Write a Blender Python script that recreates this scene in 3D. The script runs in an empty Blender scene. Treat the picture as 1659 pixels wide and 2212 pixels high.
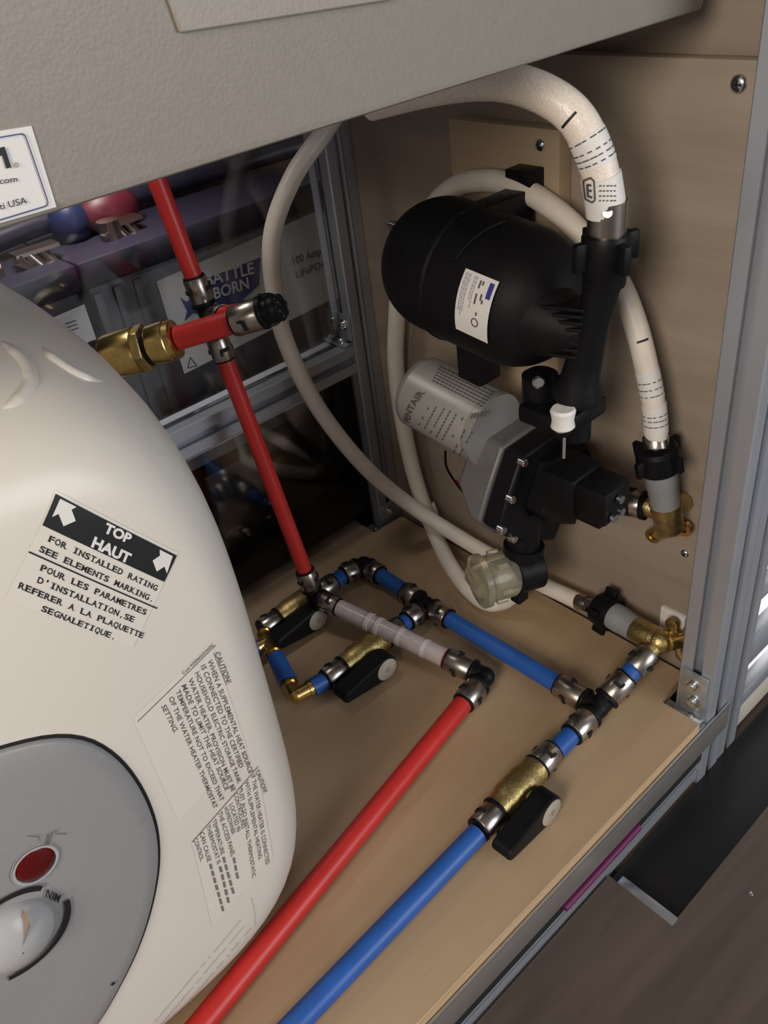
import bpy, bmesh, math, random
from mathutils import Vector, Matrix
random.seed(7)
SC = bpy.context.scene
COL = SC.collection
PI = math.pi

# ---------------------------------------------------------------- camera
CAM = Vector((-0.482, -0.205, 0.56))
RX = Vector((0.73685607, -0.66599584, -0.11615799))
UY = Vector((0.464492, 0.37389885, 0.80277446))
FZ = Vector((0.49121311, 0.64548369, -0.58485937))
FOC = 1830.78
cd = bpy.data.cameras.new('camera')
cam = bpy.data.objects.new('camera', cd)
COL.objects.link(cam)
cam.matrix_world = Matrix(((RX.x, UY.x, -FZ.x, CAM.x), (RX.y, UY.y, -FZ.y, CAM.y), (RX.z, UY.z, -FZ.z, CAM.z), (0, 0, 0, 1)))
cd.sensor_fit = 'VERTICAL'
cd.sensor_height = 36.0
cd.sensor_width = 27.0
cd.lens = FOC / 2212 * 36.0
cd.clip_start = 0.01
SC.camera = cam

# ---------------------------------------------------------------- light and exposure
SC.view_settings.view_transform = 'Standard'
SC.view_settings.look = 'None'
SC.view_settings.exposure = 0.0
SC.view_settings.gamma = 1.0
SC.view_settings.use_curve_mapping = False
w = bpy.data.worlds.new('world')
SC.world = w
w.use_nodes = True
w.node_tree.nodes['Background'].inputs[0].default_value = (1.0, 0.95, 0.90, 1)
w.node_tree.nodes['Background'].inputs[1].default_value = 0.155


def area(name, loc, target, size, power, color, spread=PI):
    ld = bpy.data.lights.new(name, 'AREA')
    ld.shape = 'DISK'
    ld.size = size
    ld.energy = power
    ld.color = color
    ld.spread = spread
    o = bpy.data.objects.new(name, ld)
    COL.objects.link(o)
    o.location = loc
    o.rotation_euler = (Vector(target) - Vector(loc)).to_track_quat('-Z', 'Y').to_euler()
    return o


area('ceiling_lamp_light', (-1.32, -0.42, 0.90), (-0.15, 0.10, 0.22), 0.50, 11.5, (1.0, 0.89, 0.77))
area('battery_fill_light', (-.24, .438, .58), (-.20, .462, .25), .10, .42, (1.0, .93, .86), 1.5)  # added fill that brightens the battery labels; the bay has no lamp
area('doorway_daylight', (0.25, -1.45, 0.62), (-0.3, 0.0, 0.1), 1.0, 13, (0.90, 0.95, 1.0))


# ---------------------------------------------------------------- placing helpers
def ray(px, py):
    return RX * ((px - 829.5) / FOC) - UY * ((py - 1106.0) / FOC) + FZ


def P(px, py, x=None, y=None, z=None, d=None):
    r = ray(px, py)
    if d is not None:
        return CAM + r * d
    if x is not None:
        t = (x - CAM.x) / r.x
    elif y is not None:
        t = (y - CAM.y) / r.y
    else:
        t = (z - CAM.z) / r.z
    return CAM + r * t


def near_line(px, py, a, b):
    """the point of the line a-b that is seen at px, py"""
    r = ray(px, py).normalized()
    u = (b - a).normalized()
    w0 = a - CAM
    bb = u.dot(r)
    s = (bb * r.dot(w0) - u.dot(w0)) / (1 - bb * bb)
    return a + u * s


# ---------------------------------------------------------------- materials
MATS = {}


def mat(name, col, rough=0.5, metal=0.0, noise=0.0, nscale=60.0, bump=0.0, bscale=300.0, trans=0.0, ior=1.45, emit=None, spec=None, coat=0.0, stretch=None, dark=None):
    if name in MATS:
        return MATS[name]
    m = bpy.data.materials.new(name)
    m.use_nodes = True
    nt = m.node_tree
    b = nt.nodes['Principled BSDF']
    b.inputs['Base Color'].default_value = (*col, 1)
    b.inputs['Roughness'].default_value = rough
    b.inputs['Metallic'].default_value = metal
    b.inputs['Transmission Weight'].default_value = trans
    b.inputs['IOR'].default_value = ior
    b.inputs['Coat Weight'].default_value = coat
    if spec is not None:
        b.inputs['Specular IOR Level'].default_value = spec
    if emit:
        b.inputs['Emission Color'].default_value = (*emit[0], 1)
        b.inputs['Emission Strength'].default_value = emit[1]
    tc = nt.nodes.new('ShaderNodeTexCoord')
    vec = tc.outputs['Object']
    if stretch:
        mp = nt.nodes.new('ShaderNodeMapping')
        mp.inputs['Scale'].default_value = stretch
        nt.links.new(vec, mp.inputs[0])
        vec = mp.outputs[0]
    if noise or dark:
        n = nt.nodes.new('ShaderNodeTexNoise')
        n.inputs['Scale'].default_value = nscale
        n.inputs['Detail'].default_value = 5
        nt.links.new(vec, n.inputs['Vector'])
        r = nt.nodes.new('ShaderNodeValToRGB')
        r.color_ramp.elements[0].position = 0.3
        r.color_ramp.elements[1].position = 0.7
        lo = dark if dark else tuple(c * (1 - noise) for c in col)
        hi = col if dark else tuple(min(1, c * (1 + noise)) for c in col)
        r.color_ramp.elements[0].color = (*lo, 1)
        r.color_ramp.elements[1].color = (*hi, 1)
        nt.links.new(n.outputs['Fac'], r.inputs[0])
        nt.links.new(r.outputs[0], b.inputs['Base Color'])
    if bump:
        n2 = nt.nodes.new('ShaderNodeTexNoise')
        n2.inputs['Scale'].default_value = bscale
        n2.inputs['Detail'].default_value = 3
        nt.links.new(tc.outputs['Object'], n2.inputs['Vector'])
        bp = nt.nodes.new('ShaderNodeBump')
        bp.inputs['Strength'].default_value = bump
        bp.inputs['Distance'].default_value = 0.001
        nt.links.new(n2.outputs['Fac'], bp.inputs['Height'])
        nt.links.new(bp.outputs[0], b.inputs['Normal'])
    MATS[name] = m
    return m


def wood(name, c1, c2, axis, scale=1.0, rough=0.5):
    """pale sheet of birch plywood: long soft figure along axis"""
    m = bpy.data.materials.new(name)
    m.use_nodes = True
    nt = m.node_tree
    b = nt.nodes['Principled BSDF']
    b.inputs['Roughness'].default_value = rough
    tc = nt.nodes.new('ShaderNodeTexCoord')
    mp = nt.nodes.new('ShaderNodeMapping')
    s = [22.0 * scale] * 3
    s[axis] = 3.0 * scale
    mp.inputs['Scale'].default_value = s
    nt.links.new(tc.outputs['Object'], mp.inputs[0])
    n = nt.nodes.new('ShaderNodeTexNoise')
    n.inputs['Scale'].default_value = 1.0
    n.inputs['Detail'].default_value = 4
    n.inputs['Distortion'].default_value = 0.6
    nt.links.new(mp.outputs[0], n.inputs['Vector'])
    mp2 = nt.nodes.new('ShaderNodeMapping')
    s2 = [420.0] * 3
    s2[axis] = 22.0
    mp2.inputs['Scale'].default_value = s2
    nt.links.new(tc.outputs['Object'], mp2.inputs[0])
    n2 = nt.nodes.new('ShaderNodeTexNoise')
    n2.inputs['Scale'].default_value = 1.0
    n2.inputs['Detail'].default_value = 2
    nt.links.new(mp2.outputs[0], n2.inputs['Vector'])
    mx = nt.nodes.new('ShaderNodeMath')
    mx.operation = 'MULTIPLY_ADD'
    mx.inputs[1].default_value = 0.25
    nt.links.new(n2.outputs['Fac'], mx.inputs[0])
    nt.links.new(n.outputs['Fac'], mx.inputs[2])
    r = nt.nodes.new('ShaderNodeValToRGB')
    r.color_ramp.elements[0].position = 0.42
    r.color_ramp.elements[1].position = 0.82
    r.color_ramp.elements[0].color = (*c1, 1)
    r.color_ramp.elements[1].color = (*c2, 1)
    nt.links.new(mx.outputs[0], r.inputs[0])
    nt.links.new(r.outputs[0], b.inputs['Base Color'])
    MATS[name] = m
    return m


BOARDW = wood('birch_board', (0.41, 0.285, 0.172), (0.49, 0.355, 0.225), 0, 0.8, 0.42)
WALLW = wood('birch_wall', (0.29, 0.232, 0.180), (0.365, 0.30, 0.237), 1, 1.3, 0.5)
PATCHW = wood('birch_patch', (0.44, 0.33, 0.215), (0.52, 0.40, 0.275), 1, 1.2, 0.5)
EDGEW = mat('plywood_edge', (0.60, 0.42, 0.24), 0.6, noise=0.25, nscale=3, stretch=(1, 1, 400))
ALU = mat('anodised_aluminium', (0.50, 0.53, 0.59), 0.40, 0.6, noise=0.04, nscale=20)
BRACK = mat('zinc_bracket', (0.50, 0.53, 0.55), 0.42, 0.8, noise=0.15, nscale=90)
STEEL = mat('stainless_steel', (0.44, 0.40, 0.36), 0.30, 1.0, noise=0.06, nscale=200)
SCREW = mat('screw_steel', (0.72, 0.74, 0.76), 0.2, 1.0)
BRASS = mat('brass', (0.70, 0.50, 0.18), 0.25, 1.0, noise=0.12, nscale=150)
CASTB = mat('cast_brass', (0.52, 0.40, 0.17), 0.42, 1.0, noise=0.2, nscale=220, bump=0.4, bscale=500)
BLACK = mat('black_plastic', (0.006, 0.006, 0.007), 0.45, noise=0.2, nscale=200, spec=0.22)
MATTE = mat('black_moulding', (0.006, 0.006, 0.007), 0.55, bump=0.15, bscale=900, spec=0.22)
FACING = mat('facing_aluminium', (0.36, 0.335, 0.31), 0.42, 0.6, noise=0.05, nscale=30)  # aluminium darkened and warmed: the brown floor's reflection put into the colour
VOID = mat('slot_dark', (0.012, 0.012, 0.012), 0.8)
RED = mat('red_pex', (0.56, 0.030, 0.026), 0.36, noise=0.08, nscale=40)
BLUE = mat('blue_pex', (0.022, 0.105, 0.40), 0.38, noise=0.10, nscale=40)
HOSE = mat('vinyl_hose', (0.80, 0.73, 0.65), 0.38, noise=0.05, nscale=60)
BRAID = mat('braided_hose', (0.86, 0.77, 0.67), 0.25, noise=0.10, nscale=700, bump=0.25, bscale=900)
WHITE = mat('white_label', (0.78, 0.76, 0.73), 0.5)
INK = mat('ink_black', (0.012, 0.012, 0.013), 0.55)
GREYINK = mat('ink_grey', (0.10, 0.09, 0.09), 0.6)
NAVY = mat('ink_navy', (0.05, 0.06, 0.20), 0.5)
HEAT = mat('heater_white', (0.74, 0.69, 0.62), 0.30, noise=0.015, nscale=8)
FILM = mat('clear_label_film', (0.76, 0.715, 0.645), 0.22)
PANEL = mat('panel_grey', (0.30, 0.295, 0.30), 0.35, noise=0.03, nscale=600)
KNOB = mat('knob_grey', (0.42, 0.42, 0.43), 0.28)
LAMPR = mat('dark_red_lens', (0.10, 0.006, 0.006), 0.12)
BOXG = mat('grey_powder_coat', (0.335, 0.300, 0.262), 0.45, noise=0.03, nscale=300, bump=0.18, bscale=700)
GREYP = mat('grey_plastic', (0.27, 0.28, 0.29), 0.5)
CASTG = mat('cast_aluminium', (0.16, 0.158, 0.158), 0.5, 0.35, noise=0.06, nscale=90)
MOTOR = mat('motor_label_silver', (0.36, 0.355, 0.34), 0.35, 0.35)
CLEARP = mat('clear_tinted_plastic', (0.80, 0.76, 0.60), 0.12, trans=0.82, ior=1.3)
ACRYL = mat('clear_acrylic', (1, 1, 1), 0.02, trans=1.0, ior=1.02)
PEXC = mat('milky_pex', (0.70, 0.60, 0.59), 0.25, noise=0.12, nscale=90, trans=0.25, stretch=(6, 1, 6))
BATT = mat('battery_case', (0.07, 0.07, 0.08), 0.45)
BATTS = mat('battery_side', (0.16, 0.16, 0.165), 0.5)
BATTL = mat('battery_label', (0.74, 0.73, 0.69), 0.4)
LIDB = mat('battery_lid', (0.022, 0.020, 0.036), 0.4)
COPPER = mat('cable_lug', (0.45, 0.35, 0.29), 0.3, 1.0)
REDC = mat('red_cap', (0.10, 0.010, 0.02), 0.45)
BLUEC = mat('blue_cap', (0.012, 0.018, 0.07), 0.45)
DKBOX = mat('dark_case', (0.018, 0.017, 0.016), 0.5)
FLOORM = mat('brown_vinyl', (0.115, 0.085, 0.07), 0.5, nscale=4, stretch=(1.5, 14, 1), dark=(0.075, 0.054, 0.045), bump=0.1, bscale=300)
PURP = mat('purple_cord', (0.13, 0.012, 0.075), 0.5)
CREAM = mat('cream_panel', (0.62, 0.56, 0.47), 0.5)
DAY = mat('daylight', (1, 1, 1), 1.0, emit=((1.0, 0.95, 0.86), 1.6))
REDW = mat('red_wire', (0.5, 0.03, 0.02), 0.5)
TRIMA = mat('metal_trim', (0.55, 0.57, 0.60), 0.3, 0.9)


# ---------------------------------------------------------------- mesh builder
def frame(d):
    d = d.normalized()
    u = d.cross(Vector((0, 0, 1)))
    if u.length < 0.05:
        u = d.cross(Vector((1, 0, 0)))
    u.normalize()
    return d, u, d.cross(u).normalized()


class MB:
    def __init__(s):
        s.v, s.f, s.mi, s.sm = [], [], [], []
        s.cur = 0
        s.smooth = True

    def face(s, idx, smooth=None):
        s.f.append(idx)
        s.mi.append(s.cur)
        s.sm.append(s.smooth if smooth is None else smooth)

    def add(s, verts, faces, smooth=False):
        o = len(s.v)
        s.v += [Vector(v) for v in verts]
        for f in faces:
            s.face([o + i for i in f], smooth)

    def box(s, c, size, rot=None, bev=0.0):
        bm = bmesh.new()
        bmesh.ops.create_cube(bm, size=1.0)
        for v in bm.verts:
            v.co = Vector((v.co.x * size[0], v.co.y * size[1], v.co.z * size[2]))
        if bev:
            bmesh.ops.bevel(bm, geom=list(bm.edges), offset=bev, segments=2, profile=0.5, affect='EDGES')
        bm.verts.index_update()
        R = rot if rot is not None else Matrix.Identity(3)
        s.add([R @ v.co + Vector(c) for v in bm.verts], [[v.index for v in f.verts] for f in bm.faces], bool(bev) and False)
        bm.free()
        return s

    def span(s, a, b, bev=0.0):
        a, b = Vector(a), Vector(b)
        return s.box((a + b) / 2, [abs(q) for q in (b - a)], None, bev)

    def lathe(s, o, axis, prof, seg=28, cap=True):
        o = Vector(o)
        d, u, w_ = frame(Vector(axis))
        base = len(s.v)
        for (t, r) in prof:
            for k in range(seg):
                a = 2 * PI * k / seg
                s.v.append(o + d * t + u * (r * math.cos(a)) + w_ * (r * math.sin(a)))
        for i in range(len(prof) - 1):
            for k in range(seg):
                k2 = (k + 1) % seg
                s.face([base + i * seg + k, base + i * seg + k2, base + (i + 1) * seg + k2, base + (i + 1) * seg + k])
        if cap:
            s.face([base + k for k in range(seg)][::-1], False)
            s.face([base + (len(prof) - 1) * seg + k for k in range(seg)], False)
        return s

    def cyl(s, a, b, r, seg=28, r2=None, bev=0.0):
        a, b = Vector(a), Vector(b)
        L = (b - a).length
        r2 = r if r2 is None else r2
        if bev:
            pr = [(0, r - bev), (bev * .3, r - bev * .3), (bev, r), (L - bev, r2), (L - bev * .3, r2 - bev * .3), (L, r2 - bev)]
        else:
            pr = [(0, r), (L, r2)]
        return s.lathe(a, b - a, pr, seg)

    def tube(s, pts, r, seg=18, cap=True):
        pts = [Vector(p) for p in pts]
        n = len(pts)
        base = len(s.v)
        d0 = (pts[1] - pts[0]).normalized()
        _, u, w_ = frame(d0)
        for i in range(n):
            d = (pts[min(i + 1, n - 1)] - pts[max(i - 1, 0)]).normalized()
            u = (u - d * u.dot(d)).normalized()
            w_ = d.cross(u)
            rr = r[i] if isinstance(r, (list, tuple)) else r
            for k in range(seg):
                a = 2 * PI * k / seg
                s.v.append(pts[i] + u * (rr * math.cos(a)) + w_ * (rr * math.sin(a)))
        for i in range(n - 1):
            for k in range(seg):
                k2 = (k + 1) % seg
                s.face([base + i * seg + k, base + i * seg + k2, base + (i + 1) * seg + k2, base + (i + 1) * seg + k])
        if cap:
            s.face([base + k for k in range(seg)][::-1], False)
            s.face([base + (n - 1) * seg + k for k in range(seg)], False)
        return s

    def prism(s, poly, o, u, v, n, depth, smooth=False):
        """poly in the plane o + a*u + b*v, pulled along n"""
        o, u, v, n = Vector(o), Vector(u), Vector(v), Vector(n)
        k = len(poly)
        a = [o + u * p[0] + v * p[1] for p in poly]
        b = [q + n * depth for q in a]
        fs = [list(range(k))[::-1], list(range(k, 2 * k))]
        s.add(a + b, fs, False)
        base = len(s.v) - 2 * k
        for i in range(k):
            j = (i + 1) % k
            s.face([base + i, base + j, base + k + j, base + k + i], smooth)
        return s

    def sphere(s, c, r, seg=24, rings=12, sc=(1, 1, 1), R=None):
        c = Vector(c)
        base = len(s.v)
        for i in range(rings + 1):
            th = PI * i / rings
            for k in range(seg):
                a = 2 * PI * k / seg
                p = Vector((r * sc[0] * math.sin(th) * math.cos(a), r * sc[1] * math.sin(th) * math.sin(a), r * sc[2] * math.cos(th)))
                s.v.append(c + (R @ p if R is not None else p))
        for i in range(rings):
            for k in range(seg):
                k2 = (k + 1) % seg
                s.face([base + i * seg + k, base + (i + 1) * seg + k, base + (i + 1) * seg + k2, base + i * seg + k2])
        return s

    def build(s, name, mats, parent=None, root=None, bevel=0.0, fix=True):
        me = bpy.data.meshes.new(name)
        o_ = root.location if root is not None else Vector((0, 0, 0))
        me.from_pydata([tuple(v - o_) for v in s.v], [], s.f)
        if not isinstance(mats, (list, tuple)):
            mats = [mats]
        for m in mats:
            me.materials.append(m)
        me.polygons.foreach_set('material_index', s.mi)
        me.polygons.foreach_set('use_smooth', s.sm)
        if fix:
            bm = bmesh.new()
            bm.from_mesh(me)
            bmesh.ops.remove_doubles(bm, verts=bm.verts, dist=1e-6)
            bmesh.ops.recalc_face_normals(bm, faces=bm.faces)
            bm.to_mesh(me)
            bm.free()
        me.update()
        me.set_sharp_from_angle(angle=math.radians(38))
        o = bpy.data.objects.new(name, me)
        COL.objects.link(o)
        if parent is not None:
            o.parent = parent
        elif root is not None:
            o.location = root.location
        if bevel:
            bv = o.modifiers.new('bevel', 'BEVEL')
            bv.width = bevel
            bv.segments = 2
            bv.limit_method = 'ANGLE'
        return o


def thing(name, label, cat, loc, group=None):
    o = bpy.data.objects.new(name, None)
    o.empty_display_size = 0.02
    COL.objects.link(o)
    o.location = loc
    o['label'] = label
    o['category'] = cat
    if group:
        o['group'] = group
    return o


def tag(o, label, cat, group=None):
    o['label'] = label
    o['category'] = cat
    if group:
        o['group'] = group
    return o


def struct(o):
    o['kind'] = 'structure'
    return o


def copy_tree(o, parent=None):
    c = o.copy()
    COL.objects.link(c)
    c.parent = parent
    for ch in list(o.children):
        copy_tree(ch, c)
    return c


def spline(pts, n=10):
    pts = [Vector(p) for p in pts]
    out = []
    Q = [pts[0] * 2 - pts[1]] + pts + [pts[-1] * 2 - pts[-2]]
    for i in range(1, len(Q) - 2):
        a, b, c, d = Q[i - 1], Q[i], Q[i + 1], Q[i + 2]
        for k in range(n):
            t = k / n
            out.append(0.5 * ((2 * b) + (c - a) * t + (2 * a - 5 * b + 4 * c - d) * t * t + (3 * b - a - 3 * c + d) * t ** 3))
    out.append(pts[-1])
    return out


# ---------------------------------------------------------------- lettering
GLYPH = {}


def glyph(s, off=0.0):
    key = (s, off)
    if key in GLYPH:
        return GLYPH[key]
    cu = bpy.data.curves.new('lettering', 'FONT')
    cu.body = s
    cu.resolution_u = 3
    cu.offset = off
    ob = bpy.data.objects.new('lettering', cu)
    COL.objects.link(ob)
    bpy.context.view_layer.update()
    dg = bpy.context.evaluated_depsgraph_get()
    ev = ob.evaluated_get(dg)
    me = ev.to_mesh()
    vs = [(v.co.x, v.co.y) for v in me.vertices]
    fs = [list(p.vertices) for p in me.polygons]
    ev.to_mesh_clear()
    bpy.data.objects.remove(ob)
    bpy.data.curves.remove(cu)
    GLYPH[key] = (vs, fs)
    return GLYPH[key]


CAPH = 0.70


def text_uv(s, mono=False, wide=1.0, bold=0.0):
    """verts in text units: x 0..1 over the string's length, y 0..1 over a capital's height"""
    V, F = [], []
    if mono:
        n = len(s)
        for i, ch in enumerate(s):
            if ch == ' ':
                continue
            vs, fs = glyph(ch, bold)
            if not vs:
                continue
            x0 = min(v[0] for v in vs)
            x1 = max(v[0] for v in vs)
            wch = max(x1 - x0, 1e-4)
            cell = 0.86 if ch not in "I1.,!'" else 0.26
            o = len(V)
            off = (1 - cell) / 2
            for v in vs:
                V.append(((i + off + (v[0] - x0) / wch * cell) / n, v[1] / CAPH))
            F += [[o + k for k in f] for f in fs]
            if ch in 'FTIPRHKNMEAL' and wide > 1:
                segs = {'F': [(0.0, .5, 0)], 'T': [(.25, .75, 0)], 'I': [(.12, .88, 0), (.12, .88, 1)], 'P': [(0, .5, 0)], 'R': [(0, .34, 0), (.72, 1.05, 0)], 'H': [(-.05, .3, 0), (.7, 1.05, 0), (-.05, .3, 1), (.7, 1.05, 1)],
                        'K': [(-.05, .3, 0), (.7, 1.05, 0), (-.05, .3, 1)], 'N': [(-.05, .3, 0), (.75, 1.05, 1)], 'M': [(-.05, .28, 0), (.72, 1.05, 0)], 'E': [(-.05, .2, 0), (-.05, .2, 1)], 'A': [(-.08, .26, 0), (.74, 1.08, 0)], 'L': [(-.05, .35, 1)]}[ch]
                for (a, b, top) in segs:
                    ya, yb = (0.9, 1.0) if top else (0.0, 0.1)
                    o = len(V)
                    V += [((i + a) / n, ya), ((i + b) / n, ya), ((i + b) / n, yb), ((i + a) / n, yb)]
                    F.append([o, o + 1, o + 2, o + 3])
    else:
        vs, fs = glyph(s, bold)
        x0 = min(v[0] for v in vs)
        x1 = max(v[0] for v in vs)
        V = [((v[0] - x0) / (x1 - x0), v[1] / CAPH) for v in vs]
        F = [list(f) for f in fs]
    return V, F


def lay(mb, V, F, A, U, W, surf):
    """put text-unit verts on a surface: flat coordinates A + x*U + y*W (2-D), surf((a,b)) -> 3-D point"""
    mb.add([surf((A[0] + x * U[0] + y * W[0], A[1] + x * U[1] + y * W[1])) for x, y in V], F, False)


def quad_uv(n=1):
    V = [(i / n, j / n) for j in range(n + 1) for i in range(n + 1)]
    F = [[j * (n + 1) + i, j * (n + 1) + i + 1, (j + 1) * (n + 1) + i + 1, (j + 1) * (n + 1) + i] for j in range(n) for i in range(n)]
    return V, F


class Plane:
    """a flat face: o + a*u + b*v, lifted along n"""
    def __init__(s, o, u, v, n):
        s.o, s.u, s.v, s.n = Vector(o), Vector(u), Vector(v), Vector(n)

    def hit(s, px, py):
        r = ray(px, py)
        t = (s.o - CAM).dot(s.n) / r.dot(s.n)
        p = CAM + r * t - s.o
        return (p.dot(s.u), p.dot(s.v))

    def at(s, lift):
        return lambda ab: s.o + s.u * ab[0] + s.v * ab[1] + s.n * lift


def line_text(mb, S, s, a_px, b_px, up_px, lift, mono=False, wide=1.0, bold=0.0):
    """a line of text whose baseline runs from a_px to b_px in the face S and whose capitals reach up_px from a"""
    A, B, T = S.hit(*a_px), S.hit(*b_px), S.hit(a_px[0] + up_px[0], a_px[1] + up_px[1])
    V, F = text_uv(s, mono, wide, bold)
    lay(mb, V, F, A, (B[0] - A[0], B[1] - A[1]), (T[0] - A[0], T[1] - A[1]), S.at(lift))


def quad_px(mb, S, a, b, c, lift, n=1):
    """parallelogram with corners a, a->b, a->c"""
    A, B, T = S.hit(*a), S.hit(*b), S.hit(*c)
    V, F = quad_uv(n)
    lay(mb, V, F, A, (B[0] - A[0], B[1] - A[1]), (T[0] - A[0], T[1] - A[1]), S.at(lift))


def bar_px(mb, S, a, b, th, lift):
    """a thin stroke from a to b, th pixels thick"""
    dx, dy = b[0] - a[0], b[1] - a[1]
    L = math.hypot(dx, dy) or 1
    nx, ny = -dy / L * th / 2, dx / L * th / 2
    if getattr(S, 'misses', None) and S.misses((a[0] - nx, a[1] - ny), (b[0] - nx, b[1] - ny)) or getattr(S, 'misses', None) and S.misses((a[0] + nx, a[1] + ny), (b[0] + nx, b[1] + ny)):
        return
    quad_px(mb, S, (a[0] - nx, a[1] - ny), (b[0] - nx, b[1] - ny), (a[0] + nx, a[1] + ny), lift, 4)


def poly_px(mb, S, pts, lift):
    q = [S.hit(*p) for p in pts]
    mb.add([S.at(lift)(p) for p in q], [list(range(len(q)))], False)


# ---------------------------------------------------------------- clear panel material
def acrylic():
    m = bpy.data.materials.new('acrylic_sheet')
    m.use_nodes = True
    nt = m.node_tree
    nt.nodes.clear()
    out = nt.nodes.new('ShaderNodeOutputMaterial')
    mx = nt.nodes.new('ShaderNodeMixShader')
    tr = nt.nodes.new('ShaderNodeBsdfTransparent')
    tr.inputs[0].default_value = (0.93, 0.93, 0.94, 1)
    gl = nt.nodes.new('ShaderNodeBsdfGlossy')
    gl.inputs['Roughness'].default_value = 0.05
    fr = nt.nodes.new('ShaderNodeFresnel')
    fr.inputs[0].default_value = 1.5
    nt.links.new(fr.outputs[0], mx.inputs[0])
    nt.links.new(tr.outputs[0], mx.inputs[1])
    nt.links.new(gl.outputs[0], mx.inputs[2])
    nt.links.new(mx.outputs[0], out.inputs[0])
    return m


ACRYL = acrylic()

# ---------------------------------------------------------------- the setting
FZ0 = -0.078
hx0, hx1, hy0, hy1 = -0.158, 0.14, -0.056, -0.001          # the well cut in the floor
fb = MB()
for a, b in (((-1.6, -1.3, FZ0 - .02), (hx0, 0.0, FZ0)), ((hx0, -1.3, FZ0 - .02), (hx1, hy0, FZ0)), ((hx1, -1.3, FZ0 - .02), (0.9, 0.0, FZ0)), ((-1.6, 0.0, FZ0 - .03), (0.9, 1.0, FZ0 - .016))):
    fb.span(a, b)
struct(fb.build('floor', FLOORM))
struct(MB().span((0.0012, 0.002, -0.06), (0.013, 0.445, 0.4655), 0.001).build('wall_right', WALLW))
struct(MB().span((0.0175, -0.0, 0.44), (0.028, 0.445, 0.70), 0.001).build('wall_right_upper', WALLW))
struct(MB().span((-1.2, 0.78, -0.1), (0.3, 0.80, 0.9)).build('wall_back', DKBOX))
struct(MB().span((0.10, 0.035, -0.10), (0.60, 0.04, 0.40)).build('glow_pane_1', DAY))  # added glowing pane standing in for sunlit surfaces beyond the side frame

# the well beside the cabinet
t = thing('floor_well', 'black rectangular well sunk in the brown floor along the cabinet foot', 'floor well', (hx0, hy0, FZ0 - .02))
lin = MB()
lin.span((hx0, hy0, FZ0 - .017), (hx1, 0.0, FZ0 - .010))
lin.span((hx0 - .002, hy0, FZ0 - .015), (hx0, 0, FZ0 - .004))
lin.span((hx1, hy0, FZ0 - .015), (hx1 + .002, 0, FZ0 - .004))
lin.span((hx0, hy0 - .002, FZ0 - .015), (hx1, hy0, FZ0 - .004))
lin.build('liner', mat('glossy_black_liner', (.010, .009, .009), .28), t, t)
a, b = P(1326, 1930, z=FZ0 + .001), P(1462, 2010, z=FZ0 + .001)
tb = MB()
tb.span((hx0 - .001, hy0 - .001, FZ0 - .006), (hx0 + .007, -.008, FZ0 + .0015), .001)
tb.build('end_trim', TRIMA, t, t)
tb = MB()
tb.span((hx0, hy0 - .003, FZ0 - .004), (hx1, hy0, FZ0 + .0006))
tb.build('edge_trim', FLOORM, t, t)
tag(MB().lathe(P(1622, 1931, z=FZ0), (0, 0, 1), [(0, .0016), (.0006, .0016), (.0011, .0008)], 12).build('floor_rivet', SCREW), 'tiny bright rivet head in the pale part of the floor', 'rivet')

# plywood base board with its corner notches
t = thing('base_board', 'pale plywood base board with notched corners carrying the pipes', 'board', (-0.4, 0.2, 0))
no = .043
poly = [(-.95, 0), (-no, 0), (-no, .036), (-.004, .038), (-.004, .392), (-no, .394), (-no, .43), (-.95, .43)]
bd = MB()
bd.prism(poly, (0, 0, -.0116), (1, 0, 0), (0, 1, 0), (0, 0, 1), .0116)
ob = bd.build('sheet', [BOARDW, EDGEW], t, t, bevel=.0006)
for p in ob.data.polygons:
    if abs(p.normal.z) < .5:
        p.material_index = 1

# ---------------------------------------------------------------- aluminium frame
def profile(h=.015, so=.004):
    q = [(.0, 0)]
    side = [(h - .0012, h), (so, h), (so, h - .0022), (.0075, h - .0022), (.0075, h - .0048), (.0045, h - .0078), (-.0045, h - .0078), (-.0075, h - .0048), (-.0075, h - .0022), (-so, h - .0022), (-so, h), (-h + .0012, h)]
    out = []
    for k in range(4):
        c, s = [(1, 0), (0, 1), (-1, 0), (0, -1)][k]
        out += [(x * c - y * s, x * s + y * c) for x, y in side]
    return out


def extrusion(mb, a, b, up=None):
    a, b = Vector(a), Vector(b)
    n = (b - a)
    L = n.length
    n.normalize()
    u = Vector((0, 0, 1)) if abs(n.z) < .5 else Vector((1, 0, 0))
    v = n.cross(u)
    mb.prism(profile(), a, u, v, n, L)
    return mb


fr = thing('cabinet_frame', 'slotted grey aluminium frame of posts and rails around the plumbing bay', 'frame', (-.015, .2, -.09))


def bolt(parent, c, axis, root, r=.0042):
    c = Vector(c)
    m = MB().lathe(c, axis, [(0, r * 1.5), (.0008, r * 1.5), (.0008, r), (.004, r), (.0046, r * .82)], 18)
    m.lathe(c + Vector(axis).normalized() * .0046, axis, [(0, r * .5), (.0002, r * .5)], 6)
    return m.build('bolt', SCREW, parent, root)


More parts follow.
